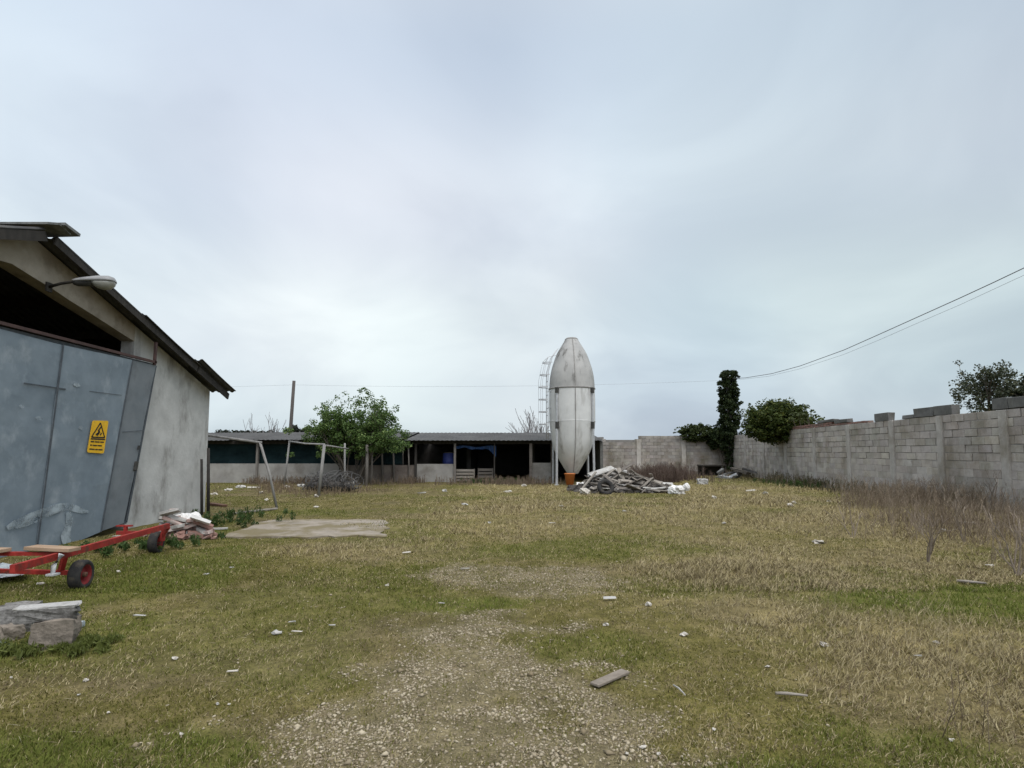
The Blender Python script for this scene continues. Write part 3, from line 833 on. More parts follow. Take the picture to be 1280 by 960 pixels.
# ------------------------------------------------------------------ FAR LIVESTOCK SHED
SY = 29.0
def shed():
    t = thing('livestock_shed', 'long low open shed with grey sheet roof and half walls beyond the yard', 'shed', (-8, SY, 0))
    zf = lambda y: 2.20 + (y - SY) * 0.105 if y < 34 else 2.72 - (y - 34) * 0.11
    m_ = MB()
    xr = 4.75
    for k, (x0, x1, lift) in enumerate(((-24, -14.5, 0.0), (-14.4, -5.6, 0.03), (-5.5, xr, 0.0))):
        v_, f_ = corrugated(28.55, 34.0, x0, x1, lift, 0.02, step=0.06, per=0.24, amp=0.013, zf=zf); m_.add(v_, f_)
        v_, f_ = corrugated(34.0, 39.0, x0, x1, lift, 0.02, step=0.06, per=0.24, amp=0.013, zf=zf); m_.add(v_, f_)
    rf = m_.build('roof', 'roofing_far', t)
    m_ = MB(); m_.box((-9.7, SY + 0.25, 2.05), (28.2, 0.14, 0.16)); m_.build('eave_beam', 'dark_wood', t)
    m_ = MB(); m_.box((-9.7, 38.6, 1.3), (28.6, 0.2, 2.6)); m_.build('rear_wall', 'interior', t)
    m_ = MB(); m_.prism([(4.55, SY, -.1), (4.55, 38.5, -.1), (4.55, 38.5, 2.15), (4.55, 34, 2.6), (4.55, SY, 2.1)], (.15, 0, 0)); m_.build('end_wall', 'concrete_dark', t)
    m_ = MB(); m_.prism([(-24, SY, -.1), (-24, 38.5, -.1), (-24, 38.5, 2.15), (-24, 34, 2.6), (-24, SY, 2.1)], (.15, 0, 0)); m_.build('end_wall', 'concrete_dark', t)
    # half walls
    def wall(px0, px1, ytop, mtl, x0=None, dy=0.0):
        a = at_y(px0, ytop, SY + dy); b = at_y(px1, ytop, SY + dy)
        xa = x0 if x0 is not None else a.x
        m2 = MB(); m2.box(((xa + b.x) / 2, SY + dy + .1, b.z / 2 - .1), (b.x - xa, 0.2, b.z + .2)); m2.build('half_wall', mtl, t)
    wall(0, 424, 579.5, 'shed_wall', -23.8)
    wall(424.5, 519, 581.5, 'shed_wall_brown', None, .12)
    wall(521, 567, 580, 'shed_wall', None, .05)
    wall(664, 692, 578.5, 'shed_wall', None, .0)
    # posts
    for px, mtl, w_ in ((321, 'post_wood', .15), (430, 'post_wood', .12), (519.5, 'dark_wood', .14), (568.5, 'post_wood', .14), (663.5, 'board_dark', .2), (618, 'dark_wood', .08), (690, 'board_dark', .14)):
        p = at_y(px, 600, SY - .02)
        m2 = MB(); m2.box((p.x, SY - .03 - (0.03 if px > 600 else 0), 0.95), (w_ * .75, .14, 2.1)); m2.build('post', mtl, t)
    # dark shade net closing the bays above the half walls
    a = at_y(262, 560, SY + .3); b = at_y(503, 560, SY + .3)
    nx_ = 60; vs = []; fs = []
    for j in range(6):
        for i in range(nx_ + 1):
            x = -23.6 + (b.x + 23.6) * i / nx_; z = 0.9 + 1.18 * j / 5
            vs.append((x, SY + .32 + .05 * math.sin(x * 3.1 + j) + .03 * math.sin(x * 7), z - .03 * math.sin(x * 2.2)))
    for j in range(5):
        for i in range(nx_):
            q = j * (nx_ + 1) + i; fs.append((q, q + 1, q + nx_ + 2, q + nx_ + 1))
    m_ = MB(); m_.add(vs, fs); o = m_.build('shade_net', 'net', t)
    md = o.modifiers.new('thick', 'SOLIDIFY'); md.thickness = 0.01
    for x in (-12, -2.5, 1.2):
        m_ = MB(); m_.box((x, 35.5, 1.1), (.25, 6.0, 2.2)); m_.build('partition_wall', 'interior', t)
shed()
# things kept in the shed
def in_shed():
    a = at_y(570, 561, SY + .5); b = at_y(620, 560, SY + .5)
    m_ = MB(); vs = []; fs = []
    n = 24
    for i in range(n + 1):
        s_ = i / n; x = a.x + (b.x - a.x) * s_
        top = 1.86 + .04 * math.sin(s_ * 9); drop = .13 + (.42 * max(0, (s_ - .72) / .28) ** 1.2) + .03 * math.sin(s_ * 21)
        vs += [(x, SY + .5 + .04 * math.sin(s_ * 30), top), (x, SY + .5 + .06 * math.sin(s_ * 26 + 1), top - drop)]
    for i in range(n): fs.append((2 * i, 2 * i + 1, 2 * i + 3, 2 * i + 2))
    m_.add(vs, fs); o = m_.build('tarpaulin', 'blue', None, (a.x, SY + .5, 1.4)); o.modifiers.new('thick', 'SOLIDIFY').thickness = .008
    tag(o, 'torn strip of blue tarpaulin hanging under the shed eave', 'tarpaulin')
    p = at_y(560, 580, SY + .6)
    t = thing('plastic_barrel', 'dark blue plastic barrel standing behind the low pale shed wall', 'barrel', (p.x, SY + .75, 0.02))
    m_ = MB(); m_.lathe((p.x, SY + .75, 0.0), [(0.02, 0.0), (.27, 0), (.3, .06), (.3, .5), (.315, .54), (.3, .58), (.3, 1.0), (.315, 1.04), (.3, 1.08), (.29, 1.45), (.25, 1.5)], 20); m_.build('barrel_body', 'indigo', t)
    m_ = MB(); m_.lathe((p.x, SY + .75, 1.48), [(.25, 0.02), (.255, .06), (.01, .07)], 20); m_.build('lid', 'bracket', t)
    for k, (px, w_, h_, lab) in enumerate(((581, .95, .66, 'grey slatted crate on the left inside the open shed bay'), (607, .7, .7, 'darker slatted crate beside the black opening of the shed'))):
        p = at_y(px, 600, SY + .6 + k * .25)
        t = thing('crate', lab, 'crate', (p.x, p.y, 0))
        for j in range(4):
            m_ = MB(); m_.box((p.x, p.y, .1 + j * h_ / 4), (w_, .5, h_ / 4 - .05)); m_.build('slat', ['board', 'board_dark'][k], t)
        for s_ in (-1, 1):
            m_ = MB(); m_.box((p.x + s_ * (w_ / 2 + .025), p.y, h_ / 2), (.045, .52, h_ + .02)); m_.build('side', ['board', 'board_dark'][k], t)
in_shed()

# ------------------------------------------------------------------ SILO
def silo():
    YS = 27.3; c = at_y(715.5, 560, YS); cx_ = c.x
    t = thing('feed_silo', 'white pointed fibreglass feed silo on thin legs beside the rubble heap', 'silo', (cx_, YS, 0))
    k = YS / F
    zz = lambda y: at_y(715, y, YS).z
    full = [(7.9, 424), (10.6, 429), (13.6, 433.7), (16.6, 438.5), (19.1, 443.2), (21.0, 448), (22.7, 453), (24.2, 457.5), (25.5, 462), (26.5, 466.5), (27.3, 471), (27.9, 476), (28.25, 481), (28.4, 486)]
    NS = 40
    m_ = MB(); m_.lathe((cx_, YS, 0), [(r * k, zz(y)) for r, y in full], NS); dome = m_.build('dome', 'silo_top', t)
    m_ = MB(); m_.lathe((cx_, YS, 0), [(r * k, zz(y)) for r, y in ((28.5, 487), (28.8, 500), (28.8, 515), (28.6, 526.8))], NS); m_.build('barrel', 'silo_body', t)
    m_ = MB(); m_.lathe((cx_, YS, 0), [(r * k, zz(y)) for r, y in ((28.75, 527), (28.2, 533), (27.3, 540), (26.3, 548), (25, 555), (23.2, 561), (20.8, 567), (17.2, 574), (12.6, 582), (8.2, 589.5), (6.5, 592))], NS); m_.build('hopper', 'silo_body', t)
    m_ = MB(); m_.lathe((cx_, YS, 0), [(0.01, zz(422.2)), (6.5 * k, zz(422.6)), (8.4 * k, zz(424.2)), (8.4 * k, zz(425.2)), (7.2 * k, zz(425.4))], 28); m_.build('cap', 'silo_seam', t)
    m_ = MB(); m_.lathe((cx_, YS, 0), [(28.3 * k, zz(485.3)), (29.2 * k, zz(485.6)), (29.2 * k, zz(487.2)), (28.4 * k, zz(487.6))], NS); m_.build('rim_flange', 'silo_seam', t)
    m_ = MB(); m_.lathe((cx_, YS, 0), [(28.6 * k, zz(526.4)), (28.95 * k, zz(526.6)), (28.95 * k, zz(527.2)), (28.6 * k, zz(527.5))], NS); m_.build('rim_flange', 'silo_body', t)
    # vertical mould seams front, back and sides
    prof = full + [(28.8, 500), (28.8, 515), (28.7, 527), (28.2, 533), (27.3, 540), (25, 555), (20.8, 567), (17.2, 574), (12.6, 582), (8.2, 589.5)]
    for ang in (-90 - math.degrees(math.atan2(cx_, YS)) * 0 + 2, 30, 150):
        d = Vector((math.cos(R(ang)), math.sin(R(ang)), 0)); m_ = MB()
        for (r0, y0), (r1, y1) in zip(prof[:-1], prof[1:]):
            m_.bar(Vector((cx_, YS, zz(y0))) + d * (r0 * k + .012), Vector((cx_, YS, zz(y1))) + d * (r1 * k + .012), 0.035, 0.025, up=d)
        m_.build('seam', 'silo_seam', t)
    # four legs bolted to the flanks
    for ang in (-135 + 2, -45 + 4, 45, 135):
        d = Vector((math.cos(R(ang)), math.sin(R(ang)), 0)); tn = Vector((-d.y, d.x, 0))
        base = Vector((cx_, YS, 0)) + d * 1.24; top = Vector((cx_, YS, zz(488))) + d * 1.175
        base.z = gzf(base.x, base.y) - .03
        m_ = MB(); m_.bar(base, top, 0.075, 0.075, up=tn); m_.box(base + Vector((0, 0, .04)), (.2, .2, .02))
        leg = m_.build('leg', 'galv', t)
        for y in (490, 532.5):
            p = Vector((cx_, YS, zz(y))) + d * 1.16
            rot = Matrix((d, tn, Vector((0, 0, 1)))).transposed()
            m_ = MB(); m_.box(p + d * .02, (0.12, 0.14, 0.33 if y > 500 else .26), rot); m_.build('bracket', 'bracket', leg)
    # dark patch hatch on the hopper
    # ladder with safety cage on the left flank
    ang = R(188); d = Vector((math.cos(ang), math.sin(ang), 0)); tn = Vector((-d.y, d.x, 0))
    C0 = Vector((cx_, YS, 0))
    m_ = MB()
    for s_ in (-.2, .2):
        pts = [C0 + d * 1.24 + tn * s_ + Vector((0, 0, 2.2)), C0 + d * 1.24 + tn * s_ + Vector((0, 0, zz(480))), C0 + d * 1.22 + tn * s_ + Vector((0, 0, zz(466))),
               C0 + d * 1.02 + tn * s_ + Vector((0, 0, zz(448))), C0 + d * .72 + tn * s_ + Vector((0, 0, zz(437)))]
        m_.path(pts, 0.02, 6)
    for i in range(10):
        z = 2.34 + i * .33
        m_.tube(C0 + d * 1.24 - tn * .2 + Vector((0, 0, z)), C0 + d * 1.24 + tn * .2 + Vector((0, 0, z)), .016, n=6)
    for z in (2.6, 3.7, 4.5):
        for s_ in (-.2, .2): m_.bar(C0 + d * (1.02 if z > 2 else .85) + tn * s_ + Vector((0, 0, z)), C0 + d * 1.24 + tn * s_ + Vector((0, 0, z)), .03, .02)
    lad = m_.build('ladder', 'galv', t)
    m_ = MB()
    for z in (2.9, 3.5, 4.1, 4.7, 5.3, 5.9):
        sh = 0 if z < 5.0 else (z - 5.0) * .22
        pts = [C0 + d * (1.24 - sh + .42 * math.sin(R(a))) + tn * (.3 * math.cos(R(a)) * -1) + Vector((0, 0, z)) for a in range(0, 181, 20)]
        for a, b in zip(pts[:-1], pts[1:]): m_.bar(a, b, .014, .045)
    for a in (40, 90, 140):
        q = lambda z, sh: C0 + d * (1.24 - sh + .42 * math.sin(R(a))) + tn * (-.3 * math.cos(R(a))) + Vector((0, 0, z))
        m_.bar(q(2.8, 0), q(5.0, 0), .035, .012, up=d); m_.bar(q(5.0, 0), q(5.95, .21), .035, .012, up=d)
        m_.path([q(5.95, .21), C0 + d * 1.15 + Vector((0, 0, 6.22)), C0 + d * .78 + Vector((0, 0, 6.28))], .012, 5)
    m_.build('safety_cage', 'galv', lad)
    # orange bucket under the outlet
    p = at_z(712.5, 607); b0 = Vector((p.x - .02, 26.45, gzf(p.x, 26.45)))
    b0.x = at_y(712.3, 600, 26.45).x
    t2 = thing('bucket', 'orange bucket standing under the outlet of the silo', 'bucket', tuple(b0))
    m_ = MB(); m_.lathe(b0, [(0.01, 0.01), (.17, .01), (.24, .50), (.265, .51), (.265, .55), (.23, .55), (.16, .04), (.01, .04)], 24); m_.build('bucket_body', 'orange', t2)
    m_ = MB(); m_.path([b0 + Vector((.26 * math.cos(R(a)), .03, .53 + .0 * math.sin(R(a)))) + Vector((0, -.24 * math.sin(R(a)), -.05 * math.sin(R(a)))) for a in range(0, 181, 20)], .007, 5); m_.build('handle', 'wire', t2)
silo()

# ------------------------------------------------------------------ WALLS
def block_run(t, p0, p1, height, face, name='wall_blocks', bl=0.52, bh=0.23, top=None, plaster_to=None, seed=1, tone=1.0, thick=0.22):
    """coursed block wall from p0 to p1 (plan); face: unit vector towards the yard"""
    r = random.Random(seed)
    p0 = Vector((*p0, 0)); p1 = Vector((*p1, 0)); d = (p1 - p0); ln = d.length; d.normalize()
    face = Vector((*face, 0)); rot = Matrix((d, face, Vector((0, 0, 1)))).transposed()
    core = MB(); n = int(ln / .5)
    for i in range(n):
        s0, s1 = ln * i / n, ln * (i + 1) / n
        h = (top((s0 + s1) / 2) if top else height) - 0.015
        core.box(p0 + d * (s0 + s1) / 2 + Vector((0, 0, h / 2 - .15)), (s1 - s0 + .0, thick - .03, h + .3), rot)
    core.build('wall_core', 'mortar', t)
    mb_ = MB(); row = 0; z = -0.06
    while True:
        s0 = -(row % 2) * bl / 2
        any_ = False
        while s0 < ln:
            a, b = max(0, s0), min(ln, s0 + bl)
            h = top((a + b) / 2) if top else height
            if z + bh <= h + 0.02 and b - a > .08:
                any_ = True
                lo = 1.0
                if plaster_to and z < plaster_to: jx, g_ = .003, 0.003
                else: jx, g_ = .012, r.choice((.012, .016, .022, .03))
                v = r.uniform(.82, 1.12) * tone
                c_ = (v * r.uniform(.99, 1.03), v * r.uniform(.97, 1.0), v * r.uniform(.93, 1.0))
                mb_.box(p0 + d * (a + b) / 2 + face * (r.uniform(-jx, jx)) + Vector((0, 0, z + bh / 2)), (b - a - g_, thick, bh - g_ * .9), rot, col=c_, jit=.004)
            s0 += bl
        row += 1; z += bh
        if z > 4: break
    return mb_.build(name, 'block', t, bevel=0.006)
WA, WB = Vector((15.48, 39.8)), Vector((11.5 + .1 * 3.0, 3.0))
wd = (WB - WA).normalized(); wf = Vector((wd.y, -wd.x))
if wf.x > 0: wf = -wf
def rw(Yq):       # point on the yard-side face of the right wall at depth Y
    return Vector((11.5 + .1 * Yq, Yq))
def right_wall():
    t = thing('block_wall', 'long grey concrete block wall with pilasters along the right side of the yard', 'wall', (WA.x, WA.y, 0))
    off = -wf * .11
    hts = lambda s_: 2.70
    block_run(t, WA + off, WB + off, 2.7, wf, top=hts, plaster_to=1.25, seed=5)
    for Yq in (36.5, 33.0, 29.7, 26.2, 23.0, 19.9, 17.3, 14.75, 11.2, 7.6):
        p = rw(Yq); m_ = MB(); rot = Matrix((Vector((*wd, 0)), Vector((*wf, 0)), Vector((0, 0, 1)))).transposed()
        m_.box((p.x + wf.x * .01, p.y + wf.y * .01, 1.27), (.28, .07, 2.84), rot, jit=.008)
        m_.build('pilaster', 'block', t, bevel=.012)
    # course of bricks on top for part of the length
    m_ = MB(); rot = Matrix((Vector((*wd, 0)), Vector((*wf, 0)), Vector((0, 0, 1)))).transposed()
    Yq = 28.6
    while Yq > 21.4:
        p = rw(Yq)
        for j in range(2 if Yq > 24.5 else 1):
            m_.box((p.x - wf.x * .11, p.y - wf.y * .11, 2.742 + j * .085 + rng.uniform(-.005, .005)), (.25, .20, .072), rot, jit=.006)
        Yq -= .27
    m_.build('brick_course', 'brick', t)
right_wall()
def top_block(px0, px1, yb, yt, mtl, lab, cat='block', name='concrete_block', parts=1):
    """loose pieces laid on top of the right wall"""
    Ya = (11.5) / ((px0 - 640) / F - .1); Yb = (11.5) / ((px1 - 640) / F - .1)
    pa, pb = rw(Ya), rw(Yb); ca, cb = pa - wf * .11, pb - wf * .11
    za = 2.702 + (.168 if px1 < 1043 else (.083 if px1 < 1062 else 0)); zb_ = max(za + .13, at_y((px0 + px1) / 2, yt, (Ya + Yb) / 2).z)
    rot = Matrix((Vector((*wd, 0)), Vector((*wf, 0)), Vector((0, 0, 1)))).transposed() @ Matrix.Rotation(R(rng.uniform(-2, 2)), 3, 'Z')
    m_ = MB(); c_ = (ca + cb) / 2
    m_.box((c_.x, c_.y, (za + zb_) / 2), ((cb - ca).length, .24, abs(zb_ - za)), rot, jit=.02)
    tag(m_.build(name, mtl, None, (c_.x, c_.y, min(za, zb_)), bevel=.01), lab, cat, 'loose blocks on top of the right wall')
top_block(1022, 1042, 530.5, 525.5, 'concrete_dark', 'flat dark block on the brick course nearest the round bush', 'block')
top_block(1043, 1060, 531, 524.0, 'concrete_dark', 'flat dark block ending the low pair on the brick course', 'block')
top_block(1094, 1111.5, 527, 516.0, 'concrete_dark', 'lone square dark block standing on the right wall', 'block')
top_block(1129, 1143, 525, 519.5, 'concrete_dark', 'low dark block just left of the long slabs on the wall', 'block')
top_block(1144, 1168, 520, 509.5, 'concrete_dark', 'long dark slab on the wall, left one of the pair before the tree', 'block')
top_block(1168.5, 1191, 519, 506.5, 'concrete_dark', 'long dark slab on the wall touching the dark tree crown', 'block')
top_block(1242, 1262, 512, 497.5, 'concrete_dark', 'dark slab on the wall above the broad pilaster', 'block')
top_block(1262.5, 1300, 509, 494.5, 'concrete_dark', 'dark slab on the wall at the right edge of the photo', 'block')

def back_wall():
    t = thing('rear_boundary_wall', 'grey block wall closing the far end behind the rubble heap', 'wall', (10, 40, 0))
    def top(s_):
        x = 2 + s_
        px = 640 + x / 39.9 * F
        if px < 756: return 2.62
        if px < 798: return 2.42
        if px < 842: return 2.68
        return 2.72
    block_run(t, (2.0, 40.05), (15.6, 40.05), 2.6, (0, -1), top=top, plaster_to=.9, seed=9, tone=.66)
    for x in (6.2, 9.0, 12.2):
        m_ = MB(); m_.box((x, 39.93, 1.22), (.3, .06, 2.7 if x > 9.1 else 2.4), jit=.01); m_.build('pilaster', 'block', t)
    m_ = MB()
    x = 8.95
    while x < 12.4: m_.box((x, 40.05, top(x - 2) + .06), (.46, .24, .07), jit=.012); x += .48
    m_.build('coping', 'concrete_dark', t) if False else None
back_wall()
# plank bench / low dark platform in the far corner with junk on it
def corner_table():
    a = at_z(877, 597); Yq = 36.5
    x0, x1 = at_y(877, 590, Yq).x, at_y(908, 590, Yq).x
    t = thing('low_table', 'low dark table standing in the far corner below the ivy', 'table', ((x0 + x1) / 2, Yq, 0))
    m_ = MB(); m_.box(((x0 + x1) / 2, Yq + .4, .68), (x1 - x0, 1.0, .09), jit=.01); m_.build('tabletop', 'dark_wood', t)
    for x in (x0 + .08, x1 - .08):
        for y in (Yq, Yq + .8):
            m_ = MB(); m_.box((x, y, .3), (.1, .1, .68)); m_.build('leg', 'dark_wood', t)
    m_ = MB(); m_.box(((x0 + x1) / 2, Yq + .85, .32), (x1 - x0 - .2, .03, .6)); m_.build('back_panel', 'black', t)
corner_table()

# ------------------------------------------------------------------ plants
def leaf_crown(name, clumps, cols, size, n_per, parent, seed=1, flat=0.6, aspect=1.5, shell=0.55, mtl='leaf'):
    """leaf-sized faces spread through clumps (centre, radii, weight)"""
    r = np.random.default_rng(seed)
    Vs = []; Cs = []
    for (c, rad, wgt) in clumps:
        n = max(4, int(n_per * wgt))
        u = r.normal(size=(n, 3)); u /= np.linalg.norm(u, axis=1)[:, None]
        rr = (shell + (1 - shell) * r.random(n)) ** 1.0 * (r.random(n) ** 0.25)
        p = np.array(c) + u * rr[:, None] * np.array(rad)
        # leaf frame
        a = r.normal(size=(n, 3)) + u * 0.4; a[:, 2] *= flat; a /= np.linalg.norm(a, axis=1)[:, None]
        b = np.cross(a, r.normal(size=(n, 3)) + np.array([0, 0, .6])); b /= np.linalg.norm(b, axis=1)[:, None]
        s_ = size * (0.6 + 0.8 * r.random(n))[:, None]
        q = np.stack([p - a * s_ * aspect / 2, p + b * s_ / 2 , p + a * s_ * aspect / 2, p - b * s_ / 2], 1)
        Vs.append(q.reshape(-1, 3))
        tone = r.random((n, 1)) * 0.75 + 0.25 * r.random()
        cc = np.array(cols[0]) * (1 - tone) + np.array(cols[1]) * tone
        if len(cols) > 2:
            k = (r.random((n, 1)) < .12); cc = np.where(k, np.array(cols[2]), cc)
        cc = cc * (0.8 + .4 * r.random((n, 1)))
        Cs.append(np.repeat(cc, 4, 0))
    Vv = np.concatenate(Vs); Cc = np.concatenate(Cs)
    Fq = np.arange(len(Vv)).reshape(-1, 4)
    return link_mesh(name, np_mesh(name, Vv, Fq, Cc), mtl, parent)
def branches(mb_, p, d, ln, rad, depth, r, spread=0.6, up=0.25, n=6, ends=None, kids=(2, 4), taper=.62, minr=.004):
    """recursive limbs"""
    pts = [p]; rads = [rad]; seg = 3
    for i in range(seg):
        d = (d + Vector((r.uniform(-1, 1), r.uniform(-1, 1), r.uniform(-1, 1))) * .16 + Vector((0, 0, up * .12))).normalized()
        p = p + d * ln / seg; pts.append(p); rads.append(max(minr, rad * (1 - (1 - taper) * (i + 1) / seg)))
    mb_.path(pts, rads, n if depth > 1 else max(3, n - 2), cap=False)
    if ends is not None: ends.append((p, depth, d))
    if depth <= 0: return
    for k in range(r.randint(*kids)):
        i = r.randint(1, seg)
        nd = (d + Vector((r.uniform(-1, 1), r.uniform(-1, 1), r.uniform(-.5, 1) * 1.0 + up * .5)) * spread).normalized()
        branches(mb_, pts[i], nd, ln * r.uniform(.55, .8), max(minr, rads[i] * .72), depth - 1, r, spread, up, n, ends, kids, taper, minr)

# spring tree in front of the shed
def green_tree():
    base = Vector((-7.6, 27.2, gzf(-7.6, 27.2)))
    t = thing('tree', 'bushy green spring tree with open upper twigs in front of the long shed', 'tree', tuple(base))
    r = random.Random(4); m_ = MB(); ends = []
    for k in range(7):
        a = 2 * PI * k / 7 + r.uniform(-.3, .3)
        d = Vector((math.cos(a) * .72, math.sin(a) * .5, 1.0)).normalized()
        branches(m_, base + Vector((.12 * math.cos(a), .12 * math.sin(a), -.05)), d, 1.85, .06, 3, r, .55, .35, 6, ends)
    m_.build('trunk', 'bark', t)
    cl = []
    for (p, dep, d) in ends:
        if dep <= 1 and p.z > 1.9:
            k = 1.0 if p.z < 3.2 else (.55 if p.z < 4.0 else .3)
            cl.append((p, (.26, .26, .22), k))
            if p.z > 3.6: cl.append((p + d * .2, (.15, .15, .15), .15))
    for k in range(150):          # loose upper crown
        v = Vector((r.gauss(0, 1), r.gauss(0, 1), r.gauss(0, 1))).normalized() * (r.random() ** .45)
        x, y, z = base.x + .05 + v.x * 2.15, base.y + v.y * 1.5, 3.15 + v.z * 1.55
        cl.append(((x, y, z), (.26, .26, .2), .7 if z < 3.5 else .32))
    for k in range(90):           # dense low skirt
        x = base.x + r.gauss(0.3, 1.1); y = base.y + r.gauss(-.2, .7); z = r.uniform(1.75, 2.95) - abs(x - base.x) * .1
        cl.append(((x, y, z), (.32, .32, .22), 1.5))
    for k in range(34):
        cl.append(((base.x + r.gauss(.2, .7), base.y - .3 + r.gauss(0, .4), r.uniform(1.25, 2.0)), (.26, .26, .2), .8))
    leaf_crown('crown', cl, ((0.045, 0.085, 0.022), (0.11, 0.175, 0.05), (0.17, 0.225, 0.075)), 0.062, 80, t, 3)
green_tree()

def bush(name, lab, c, rad, n, cols, seed, size=.09, cat='bush', stem_to=None, density=60, squash=.55):
    """rounded shrub: many leafy lobes round a volume"""
    r = random.Random(seed)
    base = Vector(stem_to) if stem_to is not None else Vector((c[0], c[1], c[2] - rad[2]))
    t = thing(name, lab, cat, tuple(base))
    m_ = MB()
    for k in range(5):
        p1 = Vector(c) + Vector((r.uniform(-.5, .5) * rad[0], r.uniform(-.5, .5) * rad[1], r.uniform(-.1, .4) * rad[2]))
        m_.path([base, base.lerp(p1, .5) + Vector((r.uniform(-.1, .1), r.uniform(-.1, .1), 0)), p1], [.05, .035, .015], 5)
    m_.build('stem', 'bark', t)
    cl = []
    for k in range(n):
        v = Vector((r.gauss(0, 1), r.gauss(0, 1), r.gauss(0, 1))).normalized() * (r.random() ** .35)
        cl.append(((c[0] + v.x * rad[0], c[1] + v.y * rad[1], c[2] + v.z * rad[2]), tuple(q * r.uniform(.13, .24) for q in rad), r.uniform(.6, 1.3)))
    # stray shoots
    for k in range(n // 4):
        v = Vector((r.gauss(0, 1), r.gauss(0, 1), abs(r.gauss(0, 1)))).normalized() * r.uniform(1.05, 1.25)
        cl.append(((c[0] + v.x * rad[0], c[1] + v.y * rad[1], c[2] + v.z * rad[2]), tuple(q * .13 for q in rad), .18))
    leaf_crown('foliage', cl, cols, size, density, t, seed)
    return t
DK = ((0.016, 0.028, 0.012), (0.04, 0.058, 0.02), (0.05, 0.065, 0.02))
# bush spilling over the right wall
pc = at_y(972, 527, 30.4)
bush('shrub', 'round yellow-green bush spilling over the top of the right wall', (pc.x - .1, 30.1, pc.z - .08), (1.8, 1.5, 1.08), 330, ((0.03, 0.048, 0.012), (0.075, 0.098, 0.022), (0.12, 0.13, 0.03)), 21, .085,
     stem_to=(pc.x + .9, 30.6, 1.6), density=75)
pc = at_y(1003, 523, 27.9)
bush('shrub', 'thin spray of leafy shoots beside the round bush on the wall', (pc.x, 28.2, pc.z - .05), (.75, .7, .42), 18, ((0.04, 0.055, 0.02), (0.09, 0.11, 0.04)), 22, .07, stem_to=(pc.x + .8, 28.6, 0.0), density=28)
# ivy column round the old pole, ivy on the back wall
PX, PY_ = 15.25, 39.35
m_ = MB(); m_.path([(PX, PY_, -.1), (PX + .05, PY_, 3.5), (PX + .03, PY_, 7.2)], [.16, .14, .11], 10)
tag(m_.build('utility_pole', 'pole', None, (PX, PY_, 0)), 'pole smothered in dark ivy in the far corner of the two walls', 'pole')
def ivy_column():
    t = thing('climbing_ivy', 'tall dark column of ivy wrapped round the pole in the far corner', 'ivy', (PX, PY_, 0))
    r = random.Random(8); m_ = MB()
    for k in range(4):
        pts = [(PX + .2 * math.cos(z * 1.3 + k * 1.6), PY_ + .2 * math.sin(z * 1.3 + k * 1.6), z) for z in np.linspace(-.05, 6.8, 14)]
        m_.path(pts, .03, 5)
    m_.build('stem', 'bark', t)
    cl = []
    for k in range(520):
        z = r.uniform(2.0, 7.2); 
        w_ = .70 + .07 * math.sin(z * 5.5) + .05 * math.sin(z * 13) + (.15 if z < 3.4 else 0) - max(0, z - 6.8) * .6
        a = r.uniform(0, 2 * PI); q = w_ * r.uniform(.3, 1.0)
        cl.append(((PX + .06 + q * math.cos(a), PY_ + q * math.sin(a), z), (.17, .17, .17), 1))
    for k in range(40):
        z = r.uniform(.4, 2.4); a = r.uniform(0, 2 * PI); q = .35 * r.uniform(.2, 1)
        cl.append(((PX - .1 + q * math.cos(a), PY_ - .1 + q * math.sin(a), z), (.2, .2, .2), .7))
    leaf_crown('foliage', cl, DK, .085, 48, t, 31)
ivy_column()
pc = at_y(873, 541, 39.6)
bush('climbing_ivy', 'low mound of brighter ivy along the top of the rear wall', (pc.x, 39.8, pc.z), (1.35, .65, .62), 150, ((0.03, 0.045, 0.014), (0.07, 0.09, 0.03)), 41, .09, 'ivy', (pc.x, 40.6, 0), 55)
pc = at_y(900, 546, 39.4)
bush('climbing_ivy', 'darkest hanging clump of ivy at the foot of the ivy column', (pc.x, 39.55, pc.z - .15), (.85, .6, .85), 150, DK, 43, .09, 'ivy', (pc.x + .4, 39.4, 0), 60)

def small_tree(lab, c, rad, base, seed, dens=42, n=60, size=.075):
    r = random.Random(seed); t = thing('tree', lab, 'tree', tuple(base))
    m_ = MB(); ends = []
    b = Vector(base); cc = Vector(c)
    m_.path([b - Vector((0, 0, .1)), b.lerp(cc, .5), cc - Vector((0, 0, rad[2] * .5))], [.10, .08, .06], 7)
    for k in range(7):
        a = r.uniform(0, 2 * PI)
        branches(m_, cc - Vector((0, 0, rad[2] * .7)), Vector((math.cos(a) * .7, math.sin(a) * .7, .8)).normalized(), rad[0] * .85, .04, 2, r, .6, .3, 5, ends)
    m_.build('trunk', 'bark', t)
    cl = [(p, tuple(q * .2 for q in rad), .8) for p, dep, d in ends if dep <= 1]
    for k in range(n):
        v = Vector((r.gauss(0, 1), r.gauss(0, 1), r.gauss(0, 1))).normalized() * (r.random() ** .4)
        cl.append(((c[0] + v.x * rad[0], c[1] + v.y * rad[1], c[2] + v.z * rad[2]), tuple(q * r.uniform(.16, .26) for q in rad), 1))
    leaf_crown('crown', cl, ((0.025, 0.034, 0.02), (0.075, 0.088, 0.05), (.12, .12, .07)), size, int(dens * .7), t, seed)
pc = at_y(1233, 492, 20)
small_tree('dark evergreen tree rising behind the right wall beside the slabs', (pc.x, 20.0, pc.z - .1), (1.12, 1.1, .95), (pc.x + .3, 20.2, 0), 51, 40, 120, .06)
pc = at_y(1212, 505, 20)
pc2 = at_y(1292, 487, 18.5)
small_tree('dark tree behind the wall cut off by the right edge of the photo', (pc2.x, 18.5, pc2.z - .2), (.62, .7, .6), (pc2.x + .3, 18.8, 0), 53, 34, 26)

